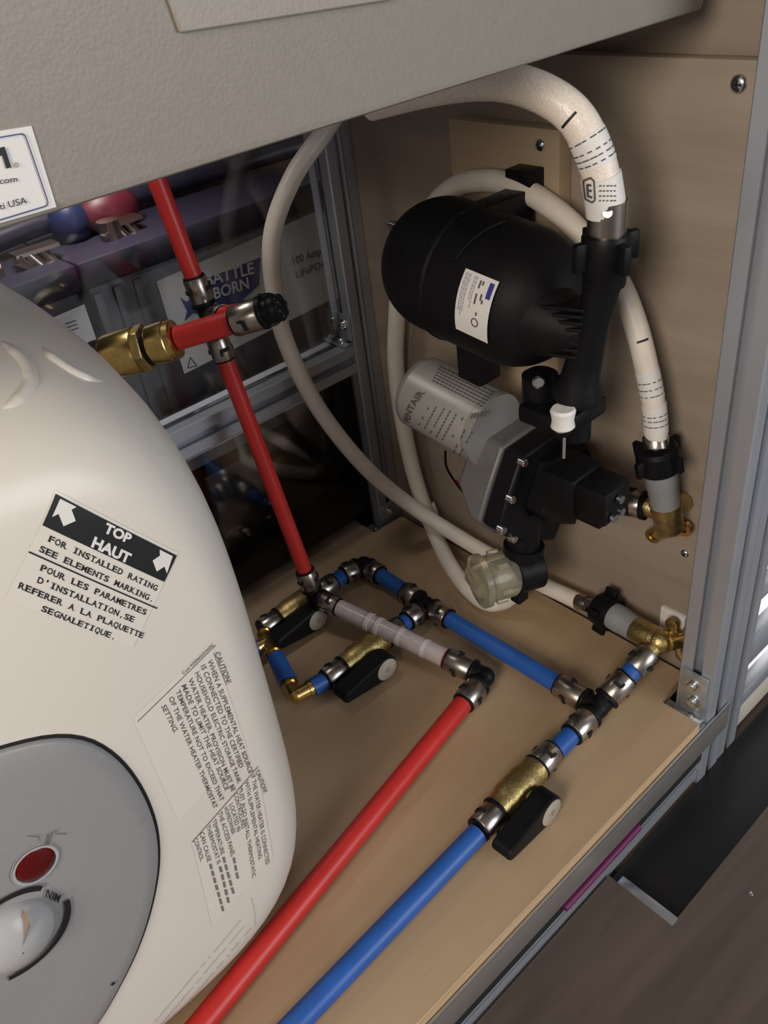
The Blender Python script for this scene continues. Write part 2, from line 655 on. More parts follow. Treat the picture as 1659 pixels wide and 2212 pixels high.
extrusion(MB(), (-.015, .015, -.0915), (-.015, .015, .72)).build('post', ALU, fr, fr)
extrusion(MB(), (-.013, .415, -.0915), (-.013, .415, .62)).build('post', ALU, fr, fr)
extrusion(MB(), (-.95, .0148, -.0272), (-.031, .0148, -.0272)).build('rail', ALU, fr, fr)
extrusion(MB(), (-.95, .0170, -.0700), (-.031, .0170, -.0700)).build('rail', ALU, fr, fr)
extrusion(MB(), (-.95, .415, .201), (-.0285, .415, .201)).build('rail', ALU, fr, fr)
extrusion(MB(), (-.95, .447, -.03), (-.0285, .447, -.03)).build('rail', ALU, fr, fr)
MB().span((-.95, -.0024, -.0405), (.001, -.0008, -.0098), .0005).build('facing_strip', FACING, fr, fr)
MB().span((-.95, -.0030, -.0112), (.001, -.0008, -.0092), .0004).build('edge_highlight', TRIMA, fr, fr)  # added brighter lip painting the highlight along the strip's top edge

MB().span((-.95, .0004, -.0575), (-.031, .0018, -.0415)).build('gap_shade', VOID, fr, fr)  # added dark strip painting the shade in the gap between the front rails


def corner_plate(pts_plates, root):
    m = MB()
    for a, b in pts_plates:
        m.span(a, b, .0006)
    return m.build('bracket', BRACK, fr, root)


# front notch: a plate in the notch and a plate up the post
br = corner_plate([((-.0415, .003, -.0105), (-.0305, .0355, -.0075)), ((-.0335, .0035, -.0075), (-.0305, .0265, .038))], fr)
bolt(br, (-.0335, .015, .026), (-1, 0, 0), fr)
bolt(br, (-.0335, .0125, .010), (-1, 0, 0), fr)
bolt(br, (-.038, .012, -.0075), (-.3, -.1, 1), fr, .0028)
# back notch
br = corner_plate([((-.042, .396, -.0105), (-.0285, .43, -.0080)), ((-.042, .391, -.0105), (-.007, .3985, -.0080)), ((-.028, .3975, -.008), (-.004, .3999, .022))], fr)
bolt(br, (-.035, .402, -.008), (0, 0, 1), fr, .003)
bolt(br, (-.016, .3975, .012), (0, -1, 0), fr, .0032)
# joint of the middle rail and the back post
br = corner_plate([((-.041, .3995, .217), (-.0285, .43, .2195)), ((-.031, .3995, .2195), (-.0285, .425, .246))], fr)
bolt(br, (-.036, .408, .2195), (0, 0, 1), fr, .0036)
bolt(br, (-.031, .408, .236), (-1, 0, 0), fr, .0036)
# joint of the lower rail and the front post
br = corner_plate([((-.0335, .002, -.055), (-.0305, .025, -.043))], fr)
bolt(br, (-.0335, .008, -.0492), (-1, 0, 0), fr, .003)
bolt(br, (-.0335, .018, -.0492), (-1, 0, 0), fr, .003)

tag(MB().tube([(P(1215, 1985, y=.0).x, -.0016, -.0488), (-.18, -.0016, -.0488), (P(1375, 1793, y=.0).x, -.0016, -.0488)], .0030, 12).build('cord', PURP), 'purple cord lying in the gap between the two front rails', 'cord')

# neighbouring frame on the far side of the post, glowing pane for daylight behind its bars
nf = thing('side_frame', 'grey aluminium frame right of the front post with a glowing pane behind its bars', 'frame', (.018, .015, -.09))
extrusion(MB(), (.0165, .016, -.0915), (.0165, .016, .72)).build('post', ALU, nf, nf)
for z0, z1 in ((.074, .082), (.0, .030), (-.052, -.036), (.118, .124)):
    MB().span((.032, .004, z0), (.60, .016, z1), .001).build('bar', ALU, nf, nf)
MB().span((.032, .008, -.0915), (.60, .018, -.054), .001).build('lower_panel', CREAM, nf, nf)
MB().span((.032, .006, .135), (.60, .018, .42), .001).build('upper_panel', ALU, nf, nf)

# clear acrylic sheets in the back opening
s = MB().span((-.95, .4135, .2165), (-.0285, .4165, .60)).build('acrylic_sheet', ACRYL)
tag(s, 'clear acrylic sheet above the middle rail in front of the batteries', 'panel', 'clear back panels')
s = MB().span((-.95, .4135, -.006), (-.0285, .4165, .1855)).build('acrylic_sheet', ACRYL)
tag(s, 'clear acrylic sheet below the middle rail in front of the dark case', 'panel', 'clear back panels')

# ---------------------------------------------------------------- behind the acrylic
YB = .455
tag(MB().span((-.185, .47, -.06), (.14, .70, .115), .003).build('equipment_case', DKBOX), 'dark case standing low behind the clear sheet under the batteries', 'case')
tag(MB().span((-.95, .445, .145), (.25, .76, .157)).build('battery_shelf', BATTS), 'dark shelf under the batteries behind the middle rail', 'shelf')
BS = Plane((0, YB - .0012, 0), (1, 0, 0), (0, 0, 1), (0, -1, 0))


def battery(x0, x1, label):
    t = thing('battery', label, 'battery', ((x0 + x1) / 2, YB + .08, .157), 'batteries behind the clear sheet')
    m = MB().span((x0, YB, .157), (x1, YB + .17, .335), .004)
    for q in (x0 + .002, x0 + .02, x0 + .038):
        m.span((q, YB - .003, .16), (q + .008, YB, .33), .001)
    m.build('case', BATT, t, t)
    MB().span((x0 - .003, YB - .004, .336), (x1 + .003, YB + .174, .357), .003).build('lid', LIDB, t, t)
    for k, (xx, yy) in enumerate(((x0 + .045, YB + .03), (x1 - .05, YB + .03))):
        MB().cyl((xx, yy, .357), (xx, yy, .372), .009).build('terminal', COPPER, t, t)
    return t


t = battery(-.242, .085, 'grey battery with a blue flag on its pale label, right of the pair')
lb = MB()
quad_px(lb, BS, (338, 608), (762, 422), (398, 808), 0)
lab = lb.build('label', BATTL, t, t)
fl = MB()
poly_px(fl, BS, [(447, 601), (562, 556), (560, 615), (510, 660), (470, 662)], .0002)
flo = fl.build('flag', NAVY, lab, t)
tx = MB()
line_text(tx, BS, 'BATTLE', (444, 618), (549, 590), (-4, -25), .0005, bold=.02)
line_text(tx, BS, 'BORN', (463, 646), (538, 622), (-4, -24), .0005, bold=.02)
tx.build('lettering', BATTL, lab, t)
tx = MB()
line_text(tx, BS, '100 Amp Hour', (634, 572), (736, 533), (-3, -16), .0005, bold=.015)
line_text(tx, BS, 'LiFePO4 12V', (640, 601), (736, 563), (-3, -15), .0005, bold=.015)
tx.build('lettering', GREYINK, lab, t)
tri = MB()
bar_px(tri, BS, (405, 795), (425, 790), 2, .0004)
bar_px(tri, BS, (405, 795), (411, 772), 2, .0004)
bar_px(tri, BS, (425, 790), (411, 772), 2, .0004)
tri.build('warning_mark', GREYINK, lab, t)
tri = MB()
poly_px(tri, BS, [(388, 642), (404, 652), (412, 640), (420, 656), (452, 656), (428, 668), (440, 684), (418, 676), (398, 694), (404, 672)], .0004)
tri.build('emblem', NAVY, lab, t)
t = battery(-.585, -.249, 'grey battery with a plain white label, left of the pair behind the heater fitting')
lb = MB()
quad_px(lb, BS, (105, 690), (182, 657), (150, 810), 0)
lab = lb.build('label', WHITE, t, t)
tx = MB()
for q in (0, 1, 2):
    bar_px(tx, BS, (140 + q * 3, 700 + q * 8), (164 + q * 3, 692 + q * 8), 3, .0004)
bar_px(tx, BS, (166, 742), (178, 738), 6, .0004)
bar_px(tx, BS, (170, 736), (176, 738), 6, .0004)
tx.build('lettering', GREYINK, lab, t)


def lug(px, py, label, n=3):
    c = P(px, py, y=YB + .03)
    m = MB()
    for k in range(n):
        m.cyl(c + Vector((.011 * k, -.004 * k, -.004 * k)), c + Vector((.011 * k - .012, .004 * k - .004, .016)), .0045)
    m.span(c + Vector((-.012, -.004, .016)), c + Vector((.024, .012, .019)))
    tag(m.build('cable_lug', COPPER), label, 'cable lug', 'cable lugs on the batteries')


lug(80, 592, 'metal cable lugs on the left battery by the frame edge')
lug(262, 530, 'metal cable lugs on top of the batteries under the red cap')
c = P(232, 455, y=YB + .06)
tag(MB().sphere(c, .02, sc=(1.4, 1, 1)).build('terminal_cap', REDC), 'blurred red terminal cap behind the clear sheet', 'cap')
c = P(150, 480, y=YB + .06)
tag(MB().sphere(c, .017, sc=(1.0, 1, 1.2)).build('terminal_cap', BLUEC), 'dark blue terminal cap left of the red one', 'cap')
tag(MB().tube(spline([Vector((-.33, YB + .06, .370)), Vector((-.24, YB + .075, .373)), Vector((-.12, YB + .085, .3695)), Vector((.0, YB + .08, .369)), Vector((.12, YB + .07, .369))]), .009).build('battery_cable', LIDB), 'thick dark cable running over the battery tops', 'cable')
q_ = P(560, 372, y=.62)
tag(MB().span((-.42, .640, .362), (.12, .66, q_.z + .06), .002).build('reflection', EDGEW), 'tan strip painting a warm reflection far back above the batteries under the grey box', 'reflection')  # added tan strip painting the blurred warm reflection above the batteries
tag(MB().span((-.20, YB + .10, .375), (.2, YB + .13, .400), .003).build('bus_bar_cover', LIDB), 'dark cover strip high behind the clear sheet', 'cover')
# ---------------------------------------------------------------- water heater
HX, HZ, HA, HB, HY, HYB = -.4997, .2249, .1774, .2234, .0789, .386
HR, HS0, HN = .1777, .7014, 4.015


def h_edge(s):
    """how far back the shell has rounded away at radial size s"""
    y = .010 * s * s
    if s > HS0:
        q = min(1.0, (s - HS0) / (1 - HS0))
        y += HR * (1 - math.sqrt(max(0.0, 1 - q ** 3.223)))
    return y


def h_surf(x, z):
    u, v = abs((x - HX) / HA), abs((z - HZ) / HB)
    s = (u ** HN + v ** HN) ** (1 / HN)
    return HY + h_edge(min(s, .9995))


class HeaterFace:
    def __init__(s, over=0.0):
        s.over = over

    def misses(s, a, b):
        for p in (a, b):
            x, z = s.hit(*p)
            u, v = abs((x - HX) / HA), abs((z - HZ) / HB)
            if (u ** HN + v ** HN) ** (1 / HN) > .95:
                return True
        return False

    def hit(s, px, py):
        r = ray(px, py)
        y = HY
        prev = None
        for i in range(900):
            y = HY - .01 + i * .0004
            t = (y - CAM.y) / r.y
            p = CAM + r * t
            if h_surf(p.x, p.z) - s.over <= y and abs(p.x - HX) < HA and abs(p.z - HZ) < HB:
                return (p.x, p.z)
        return (p.x, p.z)

    def at(s, lift):
        def f(ab):
            e = .001
            x, z = ab
            y = h_surf(x, z)
            n = Vector(((h_surf(x + e, z) - y) / e, -1, (h_surf(x, z + e) - y) / e))
            n.normalize()
            return Vector((x, y, z)) + n * lift
        return f


HF = HeaterFace()
ht = thing('water_heater', 'white box-shaped water heater lying on its side with a grey control panel', 'water heater', (HX, HY + .16, 0))
m = MB()
NS = 96
rings = []
for i in range(41):
    s_ = i / 40
    s_ = HS0 * s_ / .3 if s_ < .3 else HS0 + (1 - HS0) * math.sin((s_ - .3) / .7 * PI / 2)
    rings.append((s_, HY + h_edge(min(s_, 1))))
yb = HY + h_edge(1.0)
for k in range(1, 13):
    rings.append((1 + .004 * math.sin(PI * k / 12), yb + (HYB - .03 - yb) * k / 12))
for k in range(1, 7):
    a = PI / 2 * k / 6
    rings.append((1 - .15 * (1 - math.cos(a)), HYB - .03 + .03 * math.sin(a)))
rings.append((.0, HYB))
for (s_, y) in rings:
    for k in range(NS):
        a = 2 * PI * k / NS
        c, sn = math.cos(a), math.sin(a)
        q = s_ / (abs(c) ** HN + abs(sn) ** HN) ** (1 / HN)
        m.v.append(Vector((HX + HA * q * c, y, HZ + HB * q * sn)))
for i in range(len(rings) - 1):
    for k in range(NS):
        k2 = (k + 1) % NS
        m.face([i * NS + k, i * NS + k2, (i + 1) * NS + k2, (i + 1) * NS + k])
shell = m.build('shell', HEAT, ht, ht)
from mathutils.bvhtree import BVHTree
bv = BVHTree.FromPolygons([v.copy() for v in m.v], m.f)


def on_shell(px, py):
    r = ray(px, py).normalized()
    loc, nrm, i, dist = bv.ray_cast(CAM, r)
    if loc is None:
        return None, None
    if nrm.dot(r) > 0:
        nrm = -nrm
    return loc, nrm


def ridge(name, pix, rad, sink):
    pts = []
    for p in spline([(a, b, 0) for a, b in pix], 8):
        l, n_ = on_shell(p.x, p.y)
        if l is not None:
            pts.append(l - n_ * sink)
    k = len(pts)
    rr = [rad * min(1, .25 + 3 * min(i, k - 1 - i) / k) for i in range(k)]
    return MB().tube(pts, rr, 16).build(name, HEAT, ht, ht)


ridge('moulded_rim', [(-30, 895), (10, 880), (45, 856), (66, 826), (62, 795), (40, 765), (5, 738), (-30, 720)], .0036, .0022)
ridge('moulded_crease', [(82, 738), (112, 770), (150, 797), (188, 815), (240, 826)], .0034, .0016)

# oval control panel, from its edge inwards
vis = [(0, 1618), (60, 1596), (150, 1583), (215, 1606), (270, 1655), (312, 1722), (336, 1790), (340, 1860), (328, 1940), (305, 2020), (270, 2100), (238, 2160), (208, 2212)]
oc = Vector((-.535, .180))
op = [Vector(HF.hit(*p)) for p in vis]
ang = sorted([((math.atan2(p.y - oc.y, p.x - oc.x)), (p - oc).length) for p in op])


def oval_r(a):
    while a > PI:
        a -= 2 * PI
    while a < -PI:
        a += 2 * PI
    if ang[0][0] <= a <= ang[-1][0]:
        for (a0, r0), (a1, r1) in zip(ang, ang[1:]):
            if a0 <= a <= a1:
                t = (a - a0) / max(1e-6, a1 - a0)
                return r0 + (r1 - r0) * t
    b = a - ang[-1][0]
    span = 2 * PI - (ang[-1][0] - ang[0][0])
    if b < 0:
        b += 2 * PI
    t = b / span
    t = t * t * (3 - 2 * t)
    return ang[-1][1] * (1 - t) + ang[0][1] * t


def oval_ring(mb, stops, n=140):
    """stops: (scale of the oval, lift)"""
    base = len(mb.v)
    rr = []
    for k in range(n):
        a = 2 * PI * k / n - PI
        rr.append(sum(oval_r(a + d) for d in (-.10, -.05, 0, .05, .10)) / 5)
    for (sc, add, lift) in stops:
        f = HF.at(lift)
        for k in range(n):
            a = 2 * PI * k / n - PI
            r = rr[k] * sc + add
            mb.v.append(f((oc.x + r * math.cos(a), oc.y + r * math.sin(a))))
    for i in range(len(stops) - 1):
        for k in range(n):
            k2 = (k + 1) % n
            mb.face([base + i * n + k, base + i * n + k2, base + (i + 1) * n + k2, base + (i + 1) * n + k])


g = MB()
oval_ring(g, [(1, .0012, .0002), (1, .0002, .0003), (1, -.0008, .0002)])
g.build('panel_groove', VOID, ht, ht)
g = MB()
oval_ring(g, [(1, -.0006, .0002), (1, -.0010, .0014), (1, -.0022, .0022), (.9, 0, .0024), (.75, 0, .0026), (.6, 0, .0024), (.5, 0, .0018), (.38, 0, .0016), (.2, 0, .0016), (.02, 0, .0016)])
cp = g.build('control_panel', PANEL, ht, ht)
# red lamp in a recessed cup
pl = Vector(HF.hit(70, 1858))


def disc(mb, c, r, lift, n=36, r0=0.0, a0=0, a1=2 * PI):
    f = HF.at(lift)
    full = abs(a1 - a0 - 2 * PI) < 1e-3
    k_ = n if full else n + 1
    vs = []
    for rr in ((r0, r) if r0 else (r,)):
        vs += [f((c.x + rr * math.cos(a0 + (a1 - a0) * k / n), c.y + rr * math.sin(a0 + (a1 - a0) * k / n))) for k in range(k_)]
    if r0:
        fs = [[k, (k + 1) % k_, k_ + (k + 1) % k_, k_ + k] for k in range(n if not full else n)]
    else:
        fs = [list(range(k_))]
    mb.add(vs, fs, False)


q = MB()
disc(q, pl, .0100, .0034, 36, .0088)
disc(q, pl, .0106, .0028, 36, .0100)
q.build('lamp_rim', KNOB, cp, ht)
q = MB()
f0 = HF.at(.0)
nrm = Vector((0, -1, .0))
q.sphere(HF.at(.0022)((pl.x, pl.y)), .0090, 28, 12, (1, .22, 1))
q.build('indicator_lamp', LAMPR, ht, ht)
# zigzag heating mark
q = MB()
for a, b in (((53, 1796), (78, 1797)), ((78, 1797), (80, 1808)), ((90, 1816), (98, 1790)), ((98, 1790), (97, 1815)), ((97, 1815), (108, 1785)), ((114, 1782), (116, 1792)), ((116, 1792), (138, 1792))):
    bar_px(q, HF, a, b, 1.4, .0032)
q.build('heating_mark', GREYINK, cp, ht)
# thermostat knob
kc = Vector(HF.hit(24, 2012))
ke = Vector(HF.hit(97, 1943))
kr = (ke - kc).length
q = MB()
stops = [(1.0, .0016), (1.0, .004), (.93, .0062), (.8, .0085), (.6, .0108), (.4, .0122), (.2, .0130), (.02, .0132)]
base = len(q.v)
n = 60
for (sc, lift) in stops:
    f = HF.at(lift)
    for k in range(n):
        a = 2 * PI * k / n
        q.v.append(f((kc.x + kr * sc * math.cos(a), kc.y + kr * sc * math.sin(a))))
for i in range(len(stops) - 1):
    for k in range(n):
        k2 = (k + 1) % n
        q.face([base + i * n + k, base + i * n + k2, base + (i + 1) * n + k2, base + (i + 1) * n + k])
knob = q.build('thermostat_knob', KNOB, ht, ht)
q = MB()
HK = HeaterFace(.0135)
gA, gB = Vector(HK.hit(61, 1972)), Vector(HK.hit(34, 2064))
f = HF.at(.0135)
g1 = [f((gA.x, gA.y)), f((gB.x, gB.y))]
dv = (g1[1] - g1[0]).normalized()
sd = dv.cross(Vector((0, -1, 0))).normalized()
up = Vector((0, -1, 0))
pts = [g1[0] - up * .006, g1[0] + sd * .004 + (g1[1] - g1[0]) * .5 - up * .005, g1[1] - up * .006, g1[0] - sd * .004 + (g1[1] - g1[0]) * .5 - up * .005]
top = [g1[0] + (g1[1] - g1[0]) * .08 - up * .0005, g1[0] + (g1[1] - g1[0]) * .92 - up * .0005]
q.add(pts + top, [[0, 1, 5, 4], [1, 2, 5], [2, 3, 5], [3, 0, 4, 5], [0, 3, 2, 1]], False)
q.build('pointer', mat('pointer_brown', (.26, .20, .15), .4), knob, ht)
# black arcs round the knob, and the word
q = MB()


def ang_of(px, py):
    p = Vector(HF.hit(px, py)) - kc
    return math.atan2(p.y, p.x), p.length


a_s, r_s = ang_of(126, 1942)
a_e, r_e = ang_of(12, 2112)
if a_e > a_s:
    a_e -= 2 * PI
disc(q, kc, (r_s + r_e) / 2 + .0012, .0032, 40, (r_s + r_e) / 2 - .0014, a_e, a_s)
a_s2, r_2 = ang_of(80, 1914)
disc(q, kc, (r_s + r_e) / 2 + .0012, .0032, 40, (r_s + r_e) / 2 - .0014, a_s2, a_s2 + 2.2)
q.build('dial_scale', INK, cp, ht)
q = MB()
line_text(q, HF, 'MIN', (125, 1923), (96, 1909), (-6, 17), .0032, bold=.015)
q.build('lettering', INK, cp, ht)
q = MB()
disc(q, Vector(HF.hit(238, 2115)), .0012, .0032, 12)
q.build('blemish', INK, cp, ht)

# TOP / HAUT label
def cx(p):
    return (p[0] * .39783, 950 + p[1] * .39783)


lb = MB()
quad_px(lb, HF, cx((297, 272)), cx((965, 612)), cx((22, 868)), .0002, 14)
lab = lb.build('rating_label', FILM, ht, ht)
ik = MB()
quad_px(ik, HF, cx((300, 292)), cx((955, 625)), cx((228, 462)), .0004, 12)
bar_px(ik, HF, cx((153, 605)), cx((849, 913)), 3.4, .0004)
for s_, a, b, hgt in (('FOR INSTALLED RATING', (255, 547), (848, 820), 34), ('SEE ELEMENTS MARKING.', (204, 600), (828, 880), 34), ('POUR LES PARAMETRES', (210, 703), (788, 950), 34),
                      ("D'INSTALLATION,SE", (194, 770), (722, 990), 34), ('REFERER A LA PLAQUETTE', (92, 800), (772, 1076), 34), ('SEGNALETIQUE.', (216, 925), (622, 1084), 34)):
    A, B = cx(a), cx(b)
    dx, dy = B[0] - A[0], B[1] - A[1]
    L = math.hypot(dx, dy)
    line_text(ik, HF, s_, A, B, (dy / L * hgt * .39783 * .92, -dx / L * hgt * .39783 * 1.0), .0004, True, 1.2, .018)
ik.build('lettering', INK, lab, ht)
wk = MB()
line_text(wk, HF, 'TOP', cx((556, 495)), cx((696, 560)), (8, -19), .0006, bold=.045)
line_text(wk, HF, 'HAUT', cx((490, 575)), cx((692, 668)), (8, -21), .0006, bold=.045)
poly_px(wk, HF, [cx(p) for p in ((322, 318), (411, 362), (383, 376), (407, 438), (340, 466), (314, 400), (278, 417))], .0006)
poly_px(wk, HF, [cx(p) for p in ((861, 592), (933, 629), (901, 722), (887, 685), (847, 713), (823, 652), (864, 626))], .0006)
wk.build('white_printing', WHITE, lab, ht)

# CAUTION labels
def cv(p):
    return (250 + p[0] * .29390, 1350 + p[1] * .29390)


lb = MB()
quad_px(lb, HF, cv((700, 120)), cv((960, 900)), cv((118, 680)), .0002, 16)
l1 = lb.build('caution_label', FILM, ht, ht)
ik = MB()
lines = [('CAUTION!', (722, 205), (815, 430), True), ('WHEN A SUPPLEMENTAL HEAT SOURCE', (668, 262), (978, 1092), 0), ('IS CONNECTED TO THE CERTIFIED', (620, 300), (905, 1050), 0),
         ('HOUSEHOLD ELECTRIC STORAGE TANK', (574, 352), (893, 1165), 0), ('WATER HEATER, PROVISION MUST BE', (526, 400), (850, 1225), 0), ('MADE TO LIMIT THE HEAT SOURCE', (478, 445), (800, 1215), 0),
         ('TEMPERATURE NOT TO EXCEED THAT', (432, 485), (765, 1295), 0), ('OF THE WATER HEATER THERMOSTAT', (384, 535), (718, 1350), 0), ('SETTING.', (330, 595), (425, 795), 0)]
for s_, a, b, ul in lines:
    A, B = cv(a), cv(b)
    line_text(ik, HF, s_, A, B, (10.0, -5.0), .0004, bold=.004)
bar_px(ik, HF, cv((712, 200)), cv((808, 438)), 1.2, .0004)
bar_px(ik, HF, cv((732, 145)), cv((155, 705)), 1.3, .0004)
line_text(ik, HF, 'Cod 420060203600', cv((492, 362)), cv((712, 152)), (-4, -5), .0004)
ik.build('lettering', GREYINK, l1, ht)
lb = MB()
quad_px(lb, HF, cv((1035, 1040)), cv((1150, 1700)), cv((553, 1590)), .0003, 14)
l2 = lb.build('caution_label', FILM, ht, ht)
ik = MB()
bar_px(ik, HF, cv((1040, 1035)), cv((555, 1592)), 1.3, .0005)
L2 = [('CAUTION!', (1020, 1075), (1085, 1235)), ('IF THE WATER HEATER IS CONNECTED', (990, 1108), (1098, 1760)), ('WITH SUPPLEMENTAL HEATING', (942, 1150), (1045, 1720)), ('MUST ALSO INSTALL THERMOSTATIC', (898, 1195), (1000, 1860)),
      ('CONTROLLING', (862, 1240), (922, 1495)), ('LOCATED IN', (830, 1320), (888, 1520)), ('HOMEOWNER', (790, 1345), (850, 1540)), ('THE ACCESS PANEL', (745, 1380), (845, 1700)),
      ('TEMPERATURE', (702, 1435), (768, 1690)), ('THERMOSTAT IS', (660, 1480), (742, 1760)), ('CAN CAUSE', (612, 1530), (668, 1740)), ('CONTROL.', (565, 1575), (620, 1740))]
for s_, a, b in L2:
    line_text(ik, HF, s_, cv(a), cv(b), (8.5, -6.0), .0005)
PALER = mat('ink_soft', (.20, .185, .17), .6)
ik.build('lettering', GREYINK, l2, ht)
ik = MB()
for a, b in (((848, 1715), (880, 1880)), ((772, 1710), (850, 1990)), ((748, 1780), (815, 2060)), ((675, 1760), (775, 2120))):
    A, B = cv(a), cv(b)
    nseg = max(3, int(math.hypot(B[0] - A[0], B[1] - A[1]) / 15))
    for k in range(nseg):
        t0, t1 = k / nseg, (k + .78) / nseg
        pa = (A[0] + (B[0] - A[0]) * t0 + 4, A[1] + (B[1] - A[1]) * t0 - 3)
        pb = (A[0] + (B[0] - A[0]) * t1 + 4, A[1] + (B[1] - A[1]) * t1 - 3)
        bar_px(ik, HF, pa, pb, 5.5, .0005)
ik.build('blurred_lettering', PALER, l2, ht)
# faint strip of print along the lower edge
lb = MB()
for row in range(3):
    for k in range(34):
        t0, t1 = k / 34, (k + .7) / 34
        a = (335 + row * 12 + 185 * t0, 2205 + row * 8 - 220 * t0)
        b = (335 + row * 12 + 185 * t1, 2205 + row * 8 - 220 * t1)
        if random.random() < .85:
            bar_px(lb, HF, a, b, 2.2, .0004)
lb.build('small_print', mat('ink_pale', (.58, .545, .495), .5), ht, ht)
q = MB()
for a, b in (((541, 1937), (549, 1965)), ((549, 1965), (551, 2000))):
    bar_px(q, HF, a, b, 1.2, .0004)
q.build('scratch', mat('ink_pale', (.48, .45, .41), .5), ht, ht)

# nozzle with its black collar at the heater's side
NZ = Vector((-.283, .366, .3145))
ND = (P(470, 706, d=.605) - NZ).normalized()
NZ = NZ + ND * .007
q = MB().cyl(NZ - ND * .050, NZ - ND * .001, .0135)
q.build('nozzle', BLACK, ht, ht)

# ---------------------------------------------------------------- grey box above
bx = thing('equipment_box', 'large grey powder-coated box hanging across the top of the bay', 'box', (-.35, .08, .49))
BZ, BY = .4915, P(760, 263, z=.4915).y
xr = P(1516, 22, z=BZ).x
mb = MB().span((-1.0, BY, BZ), (xr, BY + .20, BZ + .26), .004)
mb.build('housing', BOXG, bx, bx)
BP = Plane((0, BY - .0004, 0), (1, 0, 0), (0, 0, 1), (0, -1, 0))
A = BP.hit(386, 71)
pr = MB()
pts = [BP.hit(386, 71), BP.hit(845, 0)]
pts = [pts[0], pts[1], (pts[1][0] + .02, pts[1][1] + .10), (BP.hit(358, -8)[0], pts[1][1] + .10), BP.hit(358, -8)]
pr.prism(pts, (0, BY, 0), (1, 0, 0), (0, 0, 1), (0, -1, 0), .0022)
pr.build('access_plate', BOXG, bx, bx, bevel=.0006)
st = MB()
q = [BP.hit(68, 272), BP.hit(122, 447), BP.hit(-90, 508), BP.hit(-110, 300)]
st.prism(q, (0, BY, 0), (1, 0, 0), (0, 0, 1), (0, -1, 0), .0004)
so = st.build('sticker', WHITE, bx, bx)
ik = MB()


def zz(p):
    return (p[0] * .5003, p[1] * .5003)


border = [(-60, 602), (92, 576), (104, 584), (112, 600), (203, 868), (203, 882), (192, 890), (-60, 966)]
for a, b in zip(border, border[1:]):
    bar_px(ik, BP, zz(a), zz(b), 2.8, .0006)
ik.build('border', NAVY, so, bx)
ik = MB()
poly_px(ik, BP, [zz(p) for p in ((-12, 640), (16, 632), (46, 722), (24, 727), (6, 668), (-8, 676))], .0006)
line_text(ik, BP, '.com', zz((-12, 795)), zz((74, 783)), (-3, -13), .0006)
line_text(ik, BP, 'ti USA', zz((-2, 905)), zz((116, 876)), (-4, -14), .0006)
ik.build('lettering', INK, so, bx)
ik = MB()
line_text(ik, BP, 'R', zz((66, 715)), zz((73, 713)), (-1, -3.5), .0006)
rc = Vector(BP.hit(*zz((69, 711))))
n = 24
r0, r1 = .00052, .00068
ik.add([BP.at(.0006)((rc.x + r * math.cos(2 * PI * k / n), rc.y + r * math.sin(2 * PI * k / n))) for r in (r0, r1) for k in range(n)], [[k, (k + 1) % n, n + (k + 1) % n, n + k] for k in range(n)], False)
ik.build('trademark', GREYINK, so, bx)
# ---------------------------------------------------------------- pipes and fittings
PR = .0079


def pipe(name, label, a, b, r, m, group=None, cat='pipe'):
    a, b = Vector(a), Vector(b)
    o = MB().cyl(a, b, r, 28).build(name, m)
    return tag(o, label, cat, group)


def sleeve_mb(a, b, r=.0104):
    """stainless press sleeve from a to b with its slots and dark end rings"""
    a, b = Vector(a), Vector(b)
    d, u, w_ = frame(b - a)
    L = (b - a).length
    m = MB()
    m.lathe(a, d, [(0, r - .0018), (0, r - .0004), (.0006, r), (L - .0006, r), (L, r - .0004), (L, r - .0018)], 32, True)
    m.cur = 1
    for k in range(3):
        an = 2 * PI * k / 3 + .9
        n = u * math.cos(an) + w_ * math.sin(an)
        t = d.cross(n)
        c = a + d * (L * .52) + n * (r - .0001)
        R = Matrix((d, t, n)).transposed()
        m.box(c, (.0032, .0078, .0010), R)
        m.box(c + t * .0036 + d * .0022, (.0036, .0020, .0010), R)
    return m


def fitting(name, label, c, arms, body, cat, r=.0075, root_=None, group=None, rs=.0104, boss=True):
    """arms: (direction point, start distance of the sleeve, end distance) from the centre c"""
    c = Vector(c)
    t = thing(name, label, cat, c, group)
    m = MB()
    m.sphere(c, r * 1.0, 20, 12)
    sl = []
    for (p, s0, s1) in arms:
        d = (Vector(p) - c).normalized()
        m.cyl(c, c + d * (s1 - .002), r * .94, 22)
        m.cyl(c + d * (s0 - .0035), c + d * (s0 - .0002), rs + .0005, 26, None, .0006)
        sl.append((c + d * s0, c + d * s1, d))
    m.build('body', body, t, t)
    for a, b, d in sl:
        s = sleeve_mb(a, b, rs).build('sleeve', [STEEL, VOID], t, t)
        MB().cyl(b - d * .0004, b + d * .0016, rs - .0006, 26, None, .0004).build('end_ring', BLACK, s, t)
    return t


Z1, Z2 = .013, .036
